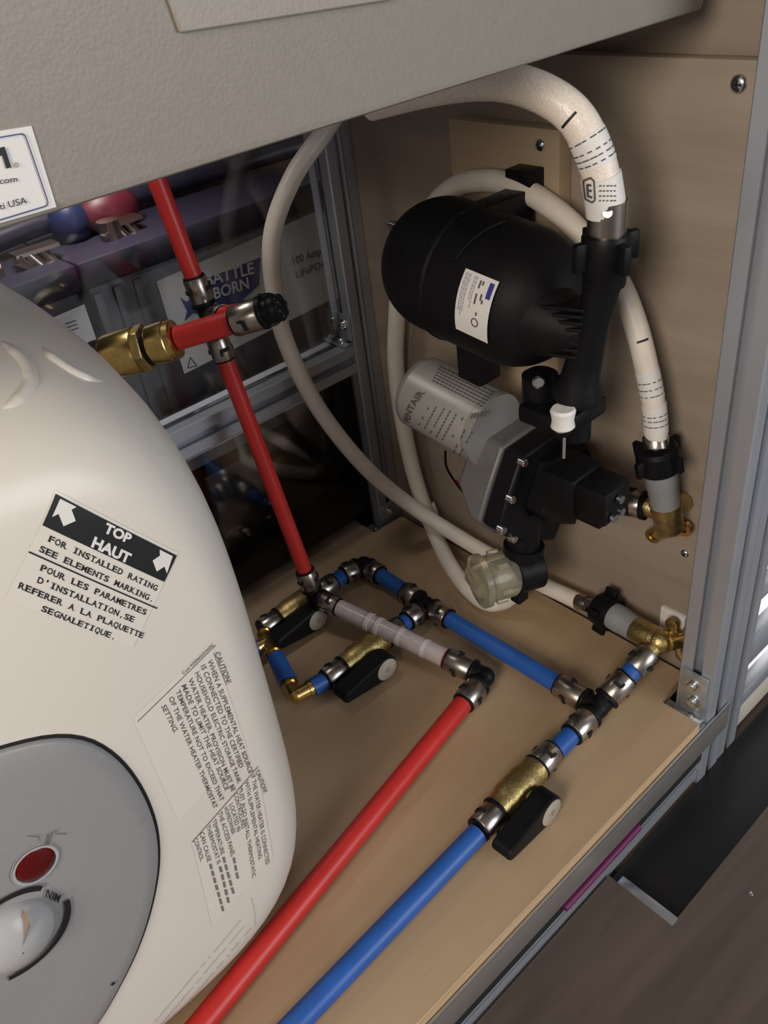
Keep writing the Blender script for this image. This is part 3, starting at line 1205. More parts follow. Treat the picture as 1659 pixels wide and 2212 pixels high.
# --- front cold line along the board's front edge
tee1 = P(1291, 1530, z=.014)
v1c = Vector((-.1945, .0595, .0135))
fb0 = Vector((-.60, .040, .0125))
fb1 = P(1032, 1800, z=.0135)
pipe('water_pipe', 'long blue water pipe running along the front of the base board', fb0, fb1, PR, BLUE, 'blue water pipes')
vend = P(1182, 1640, z=.0135)
t1a = tee1 + (vend - tee1).normalized() * .034
pipe('water_pipe', 'short blue water pipe between the front valve and the black tee', vend + (vend - tee1).normalized() * .004, t1a - (vend - tee1).normalized() * .006, PR, BLUE, 'blue water pipes')
ebc = P(1424, 1385, x=-.027)
t1b = tee1 + (ebc - tee1).normalized() * .034
ring1 = P(1392, 1415, x=-.037)
dir_e = (ebc - tee1).normalized()
pipe('water_pipe', 'shortest blue water pipe leading up to the brass elbow by the front post', t1b - dir_e * .004, tee1 + dir_e * ((ebc - tee1).length - .026), PR, BLUE, 'blue water pipes')
tee2 = P(920, 1307, z=.0135)
fitting('tee_fitting', 'black tee with three steel sleeves joining the two front blue pipes', tee1, [(vend, .013, .034), (ebc, .013, .034), (tee2, .014, .038)], BLACK, 'pipe fitting', .0088)
# --- long blue pipe along the wall side
dl = (tee2 - tee1).normalized()
pipe('water_pipe', 'long blue water pipe from the front tee back to the middle tee', tee1 + dl * .036, tee2 - dl * .028, PR, BLUE, 'blue water pipes')
elb = P(786, 1220, z=.0135)
v2e = P(838, 1378, z=.0140)
fitting('tee_fitting', 'black tee with three steel sleeves in the middle of the board', tee2, [(tee1, .012, .029), (elb, .012, .028), (P(868, 1350, z=.0135), .012, .026)], BLACK, 'pipe fitting', .0088)
d2 = (elb - tee2).normalized()
pipe('water_pipe', 'short blue water pipe between the rear elbow and the middle tee', tee2 + d2 * .027, elb - d2 * .023, PR, BLUE, 'blue water pipes')
v3c = Vector((-.1800, .3490, .0140))
v2c = Vector((-.1790, .2525, .0140))
v3r = v3c + Vector((.043, 0, 0))
fitting('elbow_fitting', 'black elbow with two sleeves at the rear corner of the blue loop', elb, [(v3r + Vector((0, .003, 0)), .010, .024), (tee2, .010, .0245)], BLACK, 'pipe fitting', .0088)
d3 = (v3r + Vector((0, .003, 0)) - elb).normalized()
pipe('water_pipe', 'short blue water pipe left of the rear elbow behind the red upright', elb + d3 * .023, v3r, PR, BLUE, 'blue water pipes')
d4 = (P(868, 1350, z=.0135) - tee2).normalized()
pipe('water_pipe', 'short blue water pipe passing under the milky pipe', tee2 + d4 * .025, v2c + Vector((.043, 0, 0)), PR, BLUE, 'blue water pipes')
# --- brass corner pieces of the loop
bt = P(579, 1386, z=.0140)
be = P(640, 1503, z=.0135)
v2l = v2c - Vector((.043, 0, 0))
v3l = v3c - Vector((.043, 0, 0))


def brass_elbow(name, label, c, arms, cat='pipe fitting', r=.0068, m=BRASS):
    c = Vector(c)
    t = thing(name, label, cat, c)
    b = MB().sphere(c, r * .98, 20, 12)
    for p, L in arms:
        d = (Vector(p) - c).normalized()
        b.cyl(c, c + d * L, r * .97, 22)
    b.build('body', m, t, t)
    for p, L in arms:
        d = (Vector(p) - c).normalized()
        MB().cyl(c + d * (L * .75), c + d * (L * .75 + .0022), r * 1.16, 24).build('lip', m, t, t)
    return t


brass_elbow('brass_tee', 'brass tee beside the rear valve at the edge of the heater', bt, [(v3l, .014), (be, .022), (bt + Vector((-1, .08, 0)), .013)], m=BRASS)
brass_elbow('brass_elbow', 'small brass elbow at the near corner of the blue loop', be, [(bt, .017), (v2l, .016)])
db = (be - bt).normalized()
pipe('water_pipe', 'short blue water pipe between the brass tee and the small brass elbow', bt + db * .023, be - db * .019, PR, BLUE, 'blue water pipes')
dv = (v2l - be).normalized()
pipe('water_pipe', 'short blue water pipe between the small brass elbow and the valve', be + dv * .016, v2l + Vector((.002, 0, 0)), PR, BLUE, 'blue water pipes')
pipe('water_pipe', 'blue water pipe stub disappearing behind the white heater', bt + Vector((-.010, .001, 0)), bt + Vector((-.055, .006, 0)), PR, BLUE, 'blue water pipes')


# --- ball valves, all of one kind
def make_valve(label):
    o = Vector((0, 0, 0))
    t = thing('ball_valve', label, 'valve', o, 'brass ball valves with black levers')
    b = MB()
    b.lathe((-.024, 0, 0), (1, 0, 0), [(0, .0080), (.0, .0112), (.006, .0112), (.009, .0118), (.013, .0128), (.033, .0128), (.037, .0118), (.042, .0112), (.048, .0112), (.048, .008)], 30)
    b.cyl((0, 0, 0), (0, -.0165, .0), .0062, 20)
    for s in (-1, 1):
        b.cyl((s * .022, 0, 0), (s * .044, 0, 0), .0068, 20)
    b.build('body', CASTB, t, t)
    for s in (-1, 1):
        a, e = Vector((s * .0255, 0, 0)), Vector((s * .0440, 0, 0))
        sm = sleeve_mb(a, e).build('sleeve', [STEEL, VOID], t, t)
        MB().cyl((s * .0235, 0, 0), (s * .0257, 0, 0), .0116, 26, None, .0005).build('collar', BLACK, sm, t)
        MB().cyl((s * .0438, 0, 0), (s * .0456, 0, 0), .0098, 26, None, .0004).build('end_ring', BLACK, sm, t)
    # lever: a rounded wedge along -x, hub at the stem
    h = MB()
    rh, rt, Lv = .0125, .0060, .043
    out = []
    th = math.acos((rh - rt) / Lv)
    n = 18
    for k in range(n + 1):
        a = -(PI - th) + 2 * (PI - th) * k / n
        out.append((rh * math.cos(a), rh * math.sin(a)))
    for k in range(n // 2 + 1):
        a = (PI - th) + 2 * th * k / (n // 2)
        out.append((-Lv + rt * math.cos(a), rt * math.sin(a)))
    h.prism(out, (0, -.0145, 0), (1, 0, 0), (0, 0, 1), (0, -1, 0), .0165, True)
    lev = h.build('lever', BLACK, t, t, bevel=.0016)
    lev.data.shade_flat()
    c = MB().lathe((0, -.0302, 0), (0, -1, 0), [(0, .0108), (.0012, .0108), (.0016, .0102)], 32)
    cap = c.build('cap', WHITECAP, lev, t)
    k = MB()
    for a, b2, c2, d2 in ((-.003, -.0006, .003, .0002), (-.0002, -.0035, .0006, .0005), (-.002, .0015, .002, .0021)):
        k.span((a, -.0321, b2), (c2, -.03185, d2))
    k.build('mark', mat('cap_mark', (.28, .25, .20), .5), cap, t)
    return t


WHITECAP = mat('pale_cap', (.44, .39, .32), .5, noise=.06, nscale=300)
valve = make_valve('brass ball valve with black lever near the front edge of the board')
spots = [(v1c, math.atan2(vend.y - fb1.y, vend.x - fb1.x), 'brass ball valve with black lever near the front edge of the board'),
         (v2c, .0, 'brass ball valve with black lever lying under the milky pipe'),
         (v3c, .0, 'brass ball valve with black lever under the foot of the red upright pipe')]
for i, (c, rz, lab) in enumerate(spots):
    o = valve if i == 0 else copy_tree(valve)
    o.location = c
    o.rotation_euler = (0, 0, rz)
    o['label'] = lab

# --- hot line
re2 = P(1047, 1462, z=.0145)
rf = Vector((-.62, .050, .0125))
rf = P(430, 2228, z=.0125)
rfd = (rf - P(1013, 1528, z=.0140)).normalized()
rfo = rf + rfd * .12
pipe('water_pipe', 'long red water pipe crossing the board toward the camera', rfo, re2 + (rf - re2).normalized() * .030, PR + .0003, RED, 'red water pipes')
re1 = P(679, 1287, z=Z2)
fitting('elbow_fitting', 'black elbow joining the milky pipe to the long red pipe', re2, [(rf, .013, .033), (re1, .013, .036)], BLACK, 'pipe fitting', .0088)
dc = (re1 - re2).normalized()
o = MB()
Lc = (re1 - re2).length
o.lathe(re2 + dc * .0375, dc, [(0, .0085), (Lc - .0615, .0078)], 28)
c_ = o.build('water_pipe', PEXC)
tag(c_, 'milky white pipe between the two black elbows, crossing over a valve', 'pipe')
MB().cyl(re2 + dc * .0358, re2 + dc * .0385, .0090, 26).build('red_end', RED, c_, c_)
cm = MB()
for f_ in (.16, .40, .62, .72):
    q_ = re2 + dc * (.04 + (Lc - .075) * f_)
    cm.cyl(q_, q_ + dc * .004, .0087, 24)
cm.build('frosted_band', mat('frosted', (.70, .62, .60), .5), c_, c_)
rt = P(345, 405, y=.392)
rup = (rt - re1).normalized()
fitting('elbow_fitting', 'dark elbow at the foot of the red upright pipe', re1, [(rt, .011, .029), (re2, .010, .027)], BLACK, 'pipe fitting', .0080, rs=.0094)
RR = .0070
tee3 = near_line(452, 688, re1, rt)
tA = near_line(430, 628, re1, rt)
pipe('water_pipe', 'red upright water pipe rising from the board to the tee', re1 + rup * .028, tee3 - rup * .029, RR, RED, 'red water pipes')
pipe('water_pipe', 'red upright water pipe continuing above the tee behind the grey box', tee3 + rup * .028, rt + rup * .045, RR, RED, 'red water pipes')
el3 = P(592, 668, d=.575)
fitting('tee_fitting', 'black tee in the red upright pipe in front of the batteries', tee3, [(re1, .016, .034), (rt, .014, .033), (el3, .012, .030)], BLACK, 'pipe fitting', .0075, rs=.0092)
dt = (el3 - tee3).normalized()
pipe('water_pipe', 'short red water pipe hidden between the tee and the near elbow', tee3 + dt * .028, el3 - dt * .0235, PR, RED, 'red water pipes')
hr = P(362, 737, d=.600)
dh = (hr - el3).normalized()
fitting('elbow_fitting', 'black elbow with one bright sleeve nearest to the brass heater coupling', el3, [(hr, .010, .030), (tee3, .0095, .022)], BLACK, 'pipe fitting', .0092, rs=.0110)
kb = MB()
for an in (0, 1, 2, 3, 4, 5):
    d_, u_, w_ = frame(dh)
    kq = u_ * math.cos(an * PI / 3) + w_ * math.sin(an * PI / 3)
    kb.sphere(el3 - dh * .0045 + kq * .0058, .0036, 12, 8)
el3b = [o_ for o_ in COL.objects if o_.name.startswith('elbow_fitting')][-1]
kb.build('end_boss', BLACK, el3b, el3b)
L_ = (hr - el3).length
pipe('water_pipe', 'red water pipe between the brass heater coupling and the near elbow', el3 + dh * .028, NZ + (hr - NZ).normalized() * .056, PR + .0006, RED, 'red water pipes')
# brass push coupling on the nozzle
cpn = thing('brass_coupling', 'shiny brass coupling with two collars on the heater outlet', 'pipe fitting', NZ)
nd = (hr - NZ).normalized()
KL = 1.22
m = MB().lathe(NZ, nd, [(t_ * KL, r_) for t_, r_ in ((.0005, .0125), (.0005, .0158), (.002, .0166), (.019, .0166), (.0205, .0158))], 36)
m.build('nut', BRASS, cpn, cpn)
hx = MB()
d_, u_, w_ = frame(nd)
hx.prism([(.0172 * math.cos(PI / 3 * k), .0172 * math.sin(PI / 3 * k)) for k in range(6)], NZ + nd * .0205 * KL, u_, w_, nd, .0055 * KL)
hx.build('hexagon', CASTB, cpn, cpn, bevel=.0008)
MB().lathe(NZ, nd, [(t_ * KL, r_) for t_, r_ in ((.026, .0120), (.026, .0135), (.0290, .0135), (.0290, .012))], 32).build('seal', BLACK, cpn, cpn)
MB().lathe(NZ, nd, [(t_ * KL, r_) for t_, r_ in ((.0290, .0105), (.0290, .0140), (.0300, .0146), (.0400, .0146), (.0405, .0140), (.0440, .0138), (.0445, .0125), (.0445, .0095))], 36).build('sleeve', BRASS, cpn, cpn)
tag(MB().cyl(NZ - nd * .0095, NZ + nd * .0003, .0148, 30, None, .001).build('gasket', BLACK), 'black gasket ring between the heater side and the brass coupling', 'gasket')

# --- brass elbow with lugs by the front post, and its hose tail
gs0, gs1 = P(1322, 1328, x=-.022), P(1372, 1358, x=-.025)
axis_g = (gs1 - gs0).normalized()
be2 = thing('brass_elbow', 'brass lugged elbow low on the wall beside the front post', 'pipe fitting', ebc)
m = MB().sphere(ebc, .0108, 22, 12)
m.cyl(ebc, gs1 - axis_g * .002, .0105, 26, None, .0008)
m.cyl(ebc, ebc - dir_e * .014, .0080, 22)
m.build('body', CASTB, be2, be2)
lg = MB()
fl_c = ebc + Vector((.014, -.006, -.004))
lg.cyl(ebc + Vector((.002, -.004, 0)), fl_c, .0085, 20)
for dy, dz in ((-.012, .012), (-.008, -.014), (.004, .014)):
    lg.cyl(fl_c + Vector((-.002, dy, dz)), fl_c + Vector((.002, dy, dz)), .0058, 18, None, .0006)
    lg.tube([fl_c, fl_c + Vector((0, dy, dz))], .0045, 12)
lg.build('lug_plate', CASTB, be2, be2)
sm = sleeve_mb(ebc - dir_e * .012, ebc - dir_e * .031).build('sleeve', [STEEL, VOID], be2, be2)


def swivel(label, a, b, wing_r, hose_dir_end, hose_r):
    """grey swivel body from b up to a, black wing nut at a, barb toward hose_dir_end"""
    a, b = Vector(a), Vector(b)
    ax = (a - b).normalized()
    L = (a - b).length
    t = thing('swivel_connector', label, 'hose connector', b)
    MB().lathe(b, ax, [(0, .0092), (0, .0108), (L * .5, .0112), (L * .55, .0118), (L, .0118), (L, .009)], 30).build('body', GREYP, t, t)
    n = MB().lathe(a, ax, [(-.002, .0110), (-.002, .0148), (.002, .0156), (.014, .0148), (.0165, .0125), (.0165, .008)], 34)
    d_, u_, w_ = frame(ax)
    for k in range(4):
        an = PI / 2 * k + .5
        q = u_ * math.cos(an) + w_ * math.sin(an)
        tt = d_.cross(q)
        n.box(a + ax * .0075 + q * .0165, (.012, .0042, .009), Matrix((d_, tt, q)).transposed(), .0006)
    n.build('wing_nut', BLACK, t, t)
    e = Vector(hose_dir_end)
    dd = (e - (a + ax * .016)).normalized()
    bb = MB()
    bb.cyl(a + ax * .012, e, .0058, 20)
    bb.cyl(e - dd * .006, e + dd * .004, hose_r + .0010, 26, None, .0006)
    bb.build('barb', STEEL, t, t)
    return t


swivel('grey swivel with black wing nut low beside the front post, lying flat', gs0, gs1, .015, P(1256, 1301, x=-.020), .0062)
# wall elbow with ears
wa, wb = P(1424, 1005, x=-.030), P(1438, 1090, x=-.024)
we_c = P(1442, 1112, x=-.024)
swivel('grey swivel with black wing nut standing on the wall elbow', wa, wb, .015, P(1417, 953, x=-.031), .0080)
we = thing('brass_elbow', 'brass drop-ear elbow screwed to the plywood wall below the grey swivel', 'pipe fitting', we_c)
wax = (wa - wb).normalized()
m = MB().lathe(wb - wax * .024, wax, [(0, .0095), (.002, .0108), (.020, .0108), (.021, .0116), (.0255, .0116), (.0255, .009)], 30)
side = P(1395, 1092, x=-.026)
m.cyl(wb - wax * .008, side, .0078, 22)
m.cyl(wb - wax * .010, Vector((-.002, wb.y, (wb - wax * .010).z)), .009, 20)
m.build('body', CASTB, we, we)
ear = MB()
E0 = wb - wax * .022
for k, (px, py) in enumerate(((1412, 1156), (1478, 1141))):
    c_ = P(px, py, x=-.008)
    ear.lathe(c_ + Vector((-.002, 0, 0)), (1, 0, 0), [(0, .0032), (0, .0064), (.004, .0064), (.004, .0032)], 22, False)
    ear.tube([E0, (E0 + c_) / 2 + Vector((-.001, 0, -.002)), c_ + (E0 - c_).normalized() * .0055], [.0075, .005, .0036], 14)
ear.build('ear', BRASS, we, we)
ws = P(1342, 1082, x=-.030)
sd_ = (ws - side).normalized()
s = sleeve_mb(side + sd_ * .002, ws).build('sleeve', [STEEL, VOID], we, we)
MB().cyl(side - sd_ * .001, side + sd_ * .0025, .0112, 24).build('collar', BLACK, s, we)
pipe('water_pipe', 'red water pipe stub entering the wall elbow from behind the pump', ws - sd_ * .002, ws + sd_ * .05 + Vector((.012, .02, .015)), PR, RED, 'red water pipes')

# ---------------------------------------------------------------- hoses
def hose(label, pts, r, m, n=10, name='hose'):
    return tag(MB().tube(spline(pts, n), r, 22).build(name, m), label, 'hose')


hose('white hose sweeping down past the batteries to the flat grey swivel',
     [P(740, 225, y=.372), P(700, 285, y=.372), P(632, 385, y=.378), P(588, 510, y=.384), P(594, 640, y=.386), P(622, 750, y=.384), P(690, 885, y=.372), P(790, 1010, y=.350), P(890, 1094, z=.058), P(1000, 1165, z=.036), P(1070, 1206, x=-.020), P(1150, 1252, x=-.019), P(1250, 1299, x=-.019)], .0076, HOSE)
h2 = [P(1418, 945, x=-.031), P(1413, 880, x=-.031), P(1398, 800, x=-.031), P(1374, 705, x=-.030), P(1338, 615, x=-.028), P(1285, 540, x=-.025), P(1210, 462, x=-.023), P(1120, 405, x=-.023), P(1040, 390, x=-.023), P(970, 412, x=-.022), P(905, 490, x=-.020), P(868, 590, x=-.018), P(857, 690, x=-.018), P(855, 790, x=-.018), P(868, 900, x=-.018), P(896, 1030, x=-.019), P(938, 1150, x=-.022), P(985, 1240, z=.014), P(1040, 1297, z=.012), P(1085, 1300, z=.016), P(1118, 1275, z=.035)]
hw = hose('white hose looping behind the black tank and down beside the motor', h2, .0079, HOSE)
h3 = [P(1311, 482, x=-.088), P(1305, 425, x=-.090), P(1288, 345, x=-.093), P(1246, 258, x=-.097), P(1180, 206, x=-.102), P(1095, 178, x=-.107), P(1000, 178, x=-.114), P(900, 196, x=-.122), P(800, 222, x=-.13)]
hb = hose('thick braided clear hose arching from the grey box to the tank inlet', h3, .0100, BRAID)


def wrap(parent, pts, i0, i1, r, label_name, lines):
    sp = spline(pts, 10)
    seg = sp[i0:i1]
    lo = MB().tube(seg, r + .0003, 26).build(label_name, WHITE, parent, parent)
    lm = MB()
    for f_ in lines:
        k = (len(seg) - 1) * f_
        i = min(int(k), len(seg) - 2)
        c = seg[i].lerp(seg[i + 1], k - i)
        d = (seg[i + 1] - seg[i]).normalized()
        d_, u_, w_ = frame(d)
        for q in range(14):
            a0, a1 = 2 * PI * q / 14, 2 * PI * (q + random.choice((.55, .8, .9))) / 14
            vs = []
            for dd in (-.00035, .00035):
                for a in (a0, (a0 + a1) / 2, a1):
                    vs.append(c + d * dd + (u_ * math.cos(a) + w_ * math.sin(a)) * (r + .00045))
            lm.add(vs, [[0, 1, 4, 3], [1, 2, 5, 4]], False)
    if lines:
        lm.build('printing', GREYINK, lo, parent)
    return lo


wrap(hb, h3, 19, 27, .0100, 'label_band', (.15, .35, .55, .9))
wl = wrap(hb, h3, 4, 17, .0106, 'label_flag', ())
# the framed emblem and lines of print on the flag
fp = P(1292, 412, x=-.0905)
nrm = (CAM - fp).normalized()
uu = (P(1340, 400, x=-.0905) - P(1262, 410, x=-.0905)).normalized()
uu = (uu - nrm * uu.dot(nrm)).normalized()
vv = nrm.cross(uu)
if vv.z < 0:
    vv = -vv
em = MB()


def on_flag(px, py):
    """point on the hose flag's round skin seen at px, py"""
    r = ray(px, py)
    sp = spline(h3, 10)[3:19]
    for i in range(500):
        p = CAM + r * (.40 + i * .0003)
        dmin = min((p - (a + (b - a) * max(0, min(1, (p - a).dot(b - a) / (b - a).length_squared)))).length for a, b in zip(sp, sp[1:]))
        if dmin < .0113:
            return p
    return None


def flag_bar(a, b, th):
    q = []
    dx, dy = b[0] - a[0], b[1] - a[1]
    L = math.hypot(dx, dy)
    nx, ny = -dy / L * th / 2, dx / L * th / 2
    n = 4
    vs, ok = [], True
    for k in range(n + 1):
        for s in (-1, 1):
            p = on_flag(a[0] + dx * k / n + nx * s, a[1] + dy * k / n + ny * s)
            ok = ok and p is not None
            vs.append(p)
    if ok:
        em.add(vs, [[2 * k, 2 * k + 1, 2 * k + 3, 2 * k + 2] for k in range(n)], False)


em_pts = [(1259, 391), (1275, 384), (1283, 392), (1285, 432), (1279, 438), (1264, 430)]
for a, b in zip(em_pts, em_pts[1:] + em_pts[:1]):
    flag_bar(a, b, 4)
for a, b in (((1268, 398), (1270, 425)), ((1268, 399), (1277, 401)), ((1269, 411), (1278, 413)), ((1270, 424), (1279, 427))):
    flag_bar(a, b, 5)
for y0 in (402, 413, 424, 434):
    for x0 in (1294, 1302, 1310, 1318, 1326):
        flag_bar((x0, y0), (x0 + random.choice((4, 5, 6)), y0 - 1), 3)
em.build('printing', GREYINK, wl, hb)
wrap(hw, h2, 13, 21, .0079, 'label_band', (.15, .4, .65))
wrap(hw, h2, 2, 12, .0082, 'label_flag', (.35, .55, .7))
for hh, pts, i in ((hb, h3, 31), (hw, h2, 27)):
    sp = spline(pts, 10)
    c, d = sp[i], (sp[i + 1] - sp[i]).normalized()
    rr = .0100 if hh is hb else .0079
    mk = MB()
    nn = (CAM - c).normalized()
    nn = (nn - d * nn.dot(d)).normalized()
    tt = d.cross(nn)
    vs = []
    for k in range(7):
        a = (-.9 + 1.1 * k / 6) if hh is hb else (-.3 + 1.0 * k / 6)
        for s in (-.0007, .0007):
            vs.append(c + d * s + (nn * math.cos(a) + tt * math.sin(a)) * (rr + .0002))
    mk.add(vs, [[2 * k, 2 * k + 1, 2 * k + 3, 2 * k + 2] for k in range(6)], False)
    mk.build('ink_mark', INK, hh, hh)
# ---------------------------------------------------------------- patch board and screws on the wall
ptr, ptl = P(1209, 285, x=-.012), P(969, 253, x=-.012)
pz = (ptr.z + ptl.z) / 2
tag(MB().span((-.0125, ptr.y, .20), (.0006, ptl.y, pz), .0008).build('mounting_board', PATCHW), 'rectangular plywood mounting board on the wall behind the black tank', 'board')


def screw(loc, rot=0.0, r=.0052, lab=''):
    c = Vector(loc)
    m = MB().lathe((0, 0, 0), (-1, 0, 0), [(0, r * .98), (.0006, r), (.0018, r * .88), (.0027, r * .6), (.0031, r * .25)], 24)
    return m


scr = screw((0, 0, 0)).build('screw', SCREW)
cr = MB().span((-.0034, -.0006, -.0026), (-.0024, .0006, .0026)).span((-.0034, -.0026, -.0006), (-.0024, .0026, .0006)).build('cross_slot', VOID, scr)
tag(scr, 'x', 'screw', 'pan-head screws in the plywood wall')
for i, (px, py, xx, k, lab) in enumerate(((1597, 181, .0014, 1.0, 'pan-head screw high on the wall beside the front post'), (1168, 313, -.0123, .80, 'pan-head screw in the top corner of the mounting board'), (1480, 1195, .0014, .72, 'pan-head screw on the wall under the drop-ear elbow'))):
    o = scr if i == 0 else copy_tree(scr)
    o.location = P(px, py, x=xx)
    o.scale = (k, k, k)
    o.rotation_euler = (.4 * i, 0, 0)
    o['label'] = lab

# ---------------------------------------------------------------- accumulator tank
TX = -.078
TL, TR = P(872, 536, x=TX), P(1238, 688, x=TX)
ta = (TR - TL).normalized()
tk = thing('accumulator_tank', 'black capsule-shaped pressure tank mounted on the wall above the pump', 'tank', TL.lerp(TR, .5))
TRAD = .0462
LT = (TR - TL).length
pr = []
for k in range(15):
    a = PI / 2 * k / 14
    pr.append((.044 * (1 - math.cos(a)), TRAD * math.sin(a) ** .9 + .0001))
pr += [(.060, TRAD), (.0615, TRAD + .0012), (.0645, TRAD + .0012), (.066, TRAD), (LT - .044, TRAD * .99)]
for k in range(1, 15):
    a = PI / 2 * k / 14
    pr.append((LT - .044 + .044 * math.sin(a), TRAD * .99 * max(.001, math.cos(a)) ** .9))
MB().lathe(TL, ta, pr, 56).build('vessel', MATTE, tk, tk)
# label on the vessel: bent patch
camd = (CAM - TL.lerp(TR, .5))
camd = (camd - ta * camd.dot(ta)).normalized()
upd = ta.cross(camd)
if upd.z < 0:
    upd = -upd


class Drum:
    def __init__(s, o, ax, n0, up, r):
        s.o, s.ax, s.n0, s.up, s.r = o, ax, n0, up, r

    def hit(s, px, py):
        r_ = ray(px, py)
        a = r_ - s.ax * r_.dot(s.ax)
        w0 = CAM - s.o
        b = w0 - s.ax * w0.dot(s.ax)
        A_, B_, C_ = a.dot(a), 2 * a.dot(b), b.dot(b) - s.r ** 2
        D_ = B_ * B_ - 4 * A_ * C_
        t = (-B_ - math.sqrt(max(D_, 0))) / (2 * A_)
        p = w0 + r_ * t
        return (p.dot(s.ax), math.atan2(p.dot(s.up), p.dot(s.n0)) * s.r)

    def at(s, lift):
        def f(ab):
            th = ab[1] / s.r
            return s.o + s.ax * ab[0] + (s.n0 * math.cos(th) + s.up * math.sin(th)) * (s.r + lift)
        return f


DT = Drum(TL, ta, camd, upd, TRAD)
lb = MB()
quad_px(lb, DT, (1008, 578), (1079, 611), (1000, 705), .0004, 12)
A, B, Cc = DT.hit(1008, 578), DT.hit(1079, 611), DT.hit(1066, 747)
lb = MB()
c0, c1 = (A[0] + .0), B[0]
V, F = quad_uv(12)
u1 = (A[1] + B[1]) / 2
v1 = Cc[1]
lay(lb, V, F, (c0, u1), (c1 - c0, 0), (0, v1 - u1), DT.at(.0004))
lo = lb.build('label', WHITE, tk, tk)
pk = MB()
W_, H_ = c1 - c0, v1 - u1


def lrect(mb, x0, x1, y0, y1, lift=.0008):
    V, F = quad_uv(4)
    lay(mb, V, F, (c0 + W_ * x0, u1 + H_ * y0), (W_ * (x1 - x0), 0), (0, H_ * (y1 - y0)), DT.at(lift))


lrect(pk, .80, .93, .06, .30)
pk.build('blue_block', mat('label_blue', (.04, .05, .28), .5), lo, tk)
pk = MB()
for (xx, ya, yb_) in ((.08, .05, .62), (.14, .05, .66), (.20, .05, .6), (.34, .05, .42), (.40, .05, .5)):
    y = ya
    while y < yb_:
        l = random.uniform(.03, .07)
        lrect(pk, xx, xx + .03, y, y + l)
        y += l + .015
pk.build('pale_printing', mat('ink_lilac', (.42, .38, .50), .5), lo, tk)
pk = MB()
for (xx, ya, yb_) in ((.52, .08, .2), (.52, .28, .44), (.60, .08, .14), (.66, .26, .36), (.62, .55, .60), (.72, .34, .40)):
    lrect(pk, xx, xx + .045, ya, yb_)
cc = (c0 + W_ * .62, u1 + H_ * .72)
f = DT.at(.0008)
ring = []
for r_ in (.0022, .0030):
    ring += [f((cc[0] + r_ * math.cos(2 * PI * k / 20), cc[1] + r_ * math.sin(2 * PI * k / 20))) for k in range(20)]
pk.add(ring, [[k, (k + 1) % 20, 20 + (k + 1) % 20, 20 + k] for k in range(20)], False)
pk.build('dark_printing', GREYINK, lo, tk)
# ribbed fairing between vessel and riser
R0, R1 = P(1306, 592, x=-.088), P(1240, 872, x=-.088)
ra = (R1 - R0).normalized()
LR = (R1 - R0).length
rs = MB()
rs.lathe(R0, ra, [(0, .0078), (0, .0112), (LR * .32, .0098), (LR * .62, .0112), (LR * .8, .0125), (LR * .86, .0165), (LR * .92, .0165), (LR * .93, .0118), (LR, .0112), (LR, .008)], 30)
rb = rs.build('riser', MATTE, tk, tk)
fa = MB()
for i in range(8):
    yy = 664 + 14.5 * i
    a_, b_ = P(1168 - 3 * abs(i - 4), yy - 3, x=-.104), P(1262 - 2.2 * i, yy + 8, x=-.0985)
    fa.box((a_ + b_) / 2 + Vector((.010, 0, 0)), ((b_ - a_).length, .022, .0022), Matrix(((b_ - a_).normalized(), Vector((1, 0, 0)), (b_ - a_).normalized().cross(Vector((1, 0, 0))))).transposed(), .0005)
for i in range(0):
    c1_ = R0 + ra * (LR * (.26 + .047 * i))
    c0_ = c1_ - ta * (.030 + .006 * math.sin(PI * i / 8)) + Vector((-.006, 0, 0))
    d_, u_, w_ = frame(ta)

fa.build('cooling_rib', MATTE, tk, tk)
fw = MB()
c1_ = R0 + ra * LR * .45
fw.tube([c1_ - ta * .038, c1_ - ta * .02, c1_], [.026, .021, .0100], 24)
fw.build('fairing', MATTE, tk, tk)
# inlet nut with wings and the hose ferrule
RA0 = ra
ra = -(P(1312, 470, x=-.0885) - R0).normalized()
nt_ = MB().lathe(R0 - ra * .024, ra, [(0, .0095), (0, .0128), (.002, .0138), (.021, .0138), (.023, .0125), (.030, .0122), (.030, .009)], 34)
d_, u_, w_ = frame(ra)
for k in range(4):
    an = PI / 2 * k + .35
    q = u_ * math.cos(an) + w_ * math.sin(an)
    tt = d_.cross(q)
    nt_.box(R0 - ra * .0135 + q * .0160, (.0165, .0050, .0095), Matrix((d_, tt, q)).transposed(), .0008)
nt_.build('wing_nut', BLACK, tk, tk)
fe = MB().lathe(R0 - ra * .042, ra, [(0, .0095), (0, .0104), (.0005, .0108), (.0190, .0108), (.0190, .0085)], 30)
fe.cyl(R0 - ra * .034 + (CAM - R0).normalized() * .0102, R0 - ra * .034 + (CAM - R0).normalized() * .0120, .0026, 14)
fe.build('ferrule', STEEL, tk, tk)
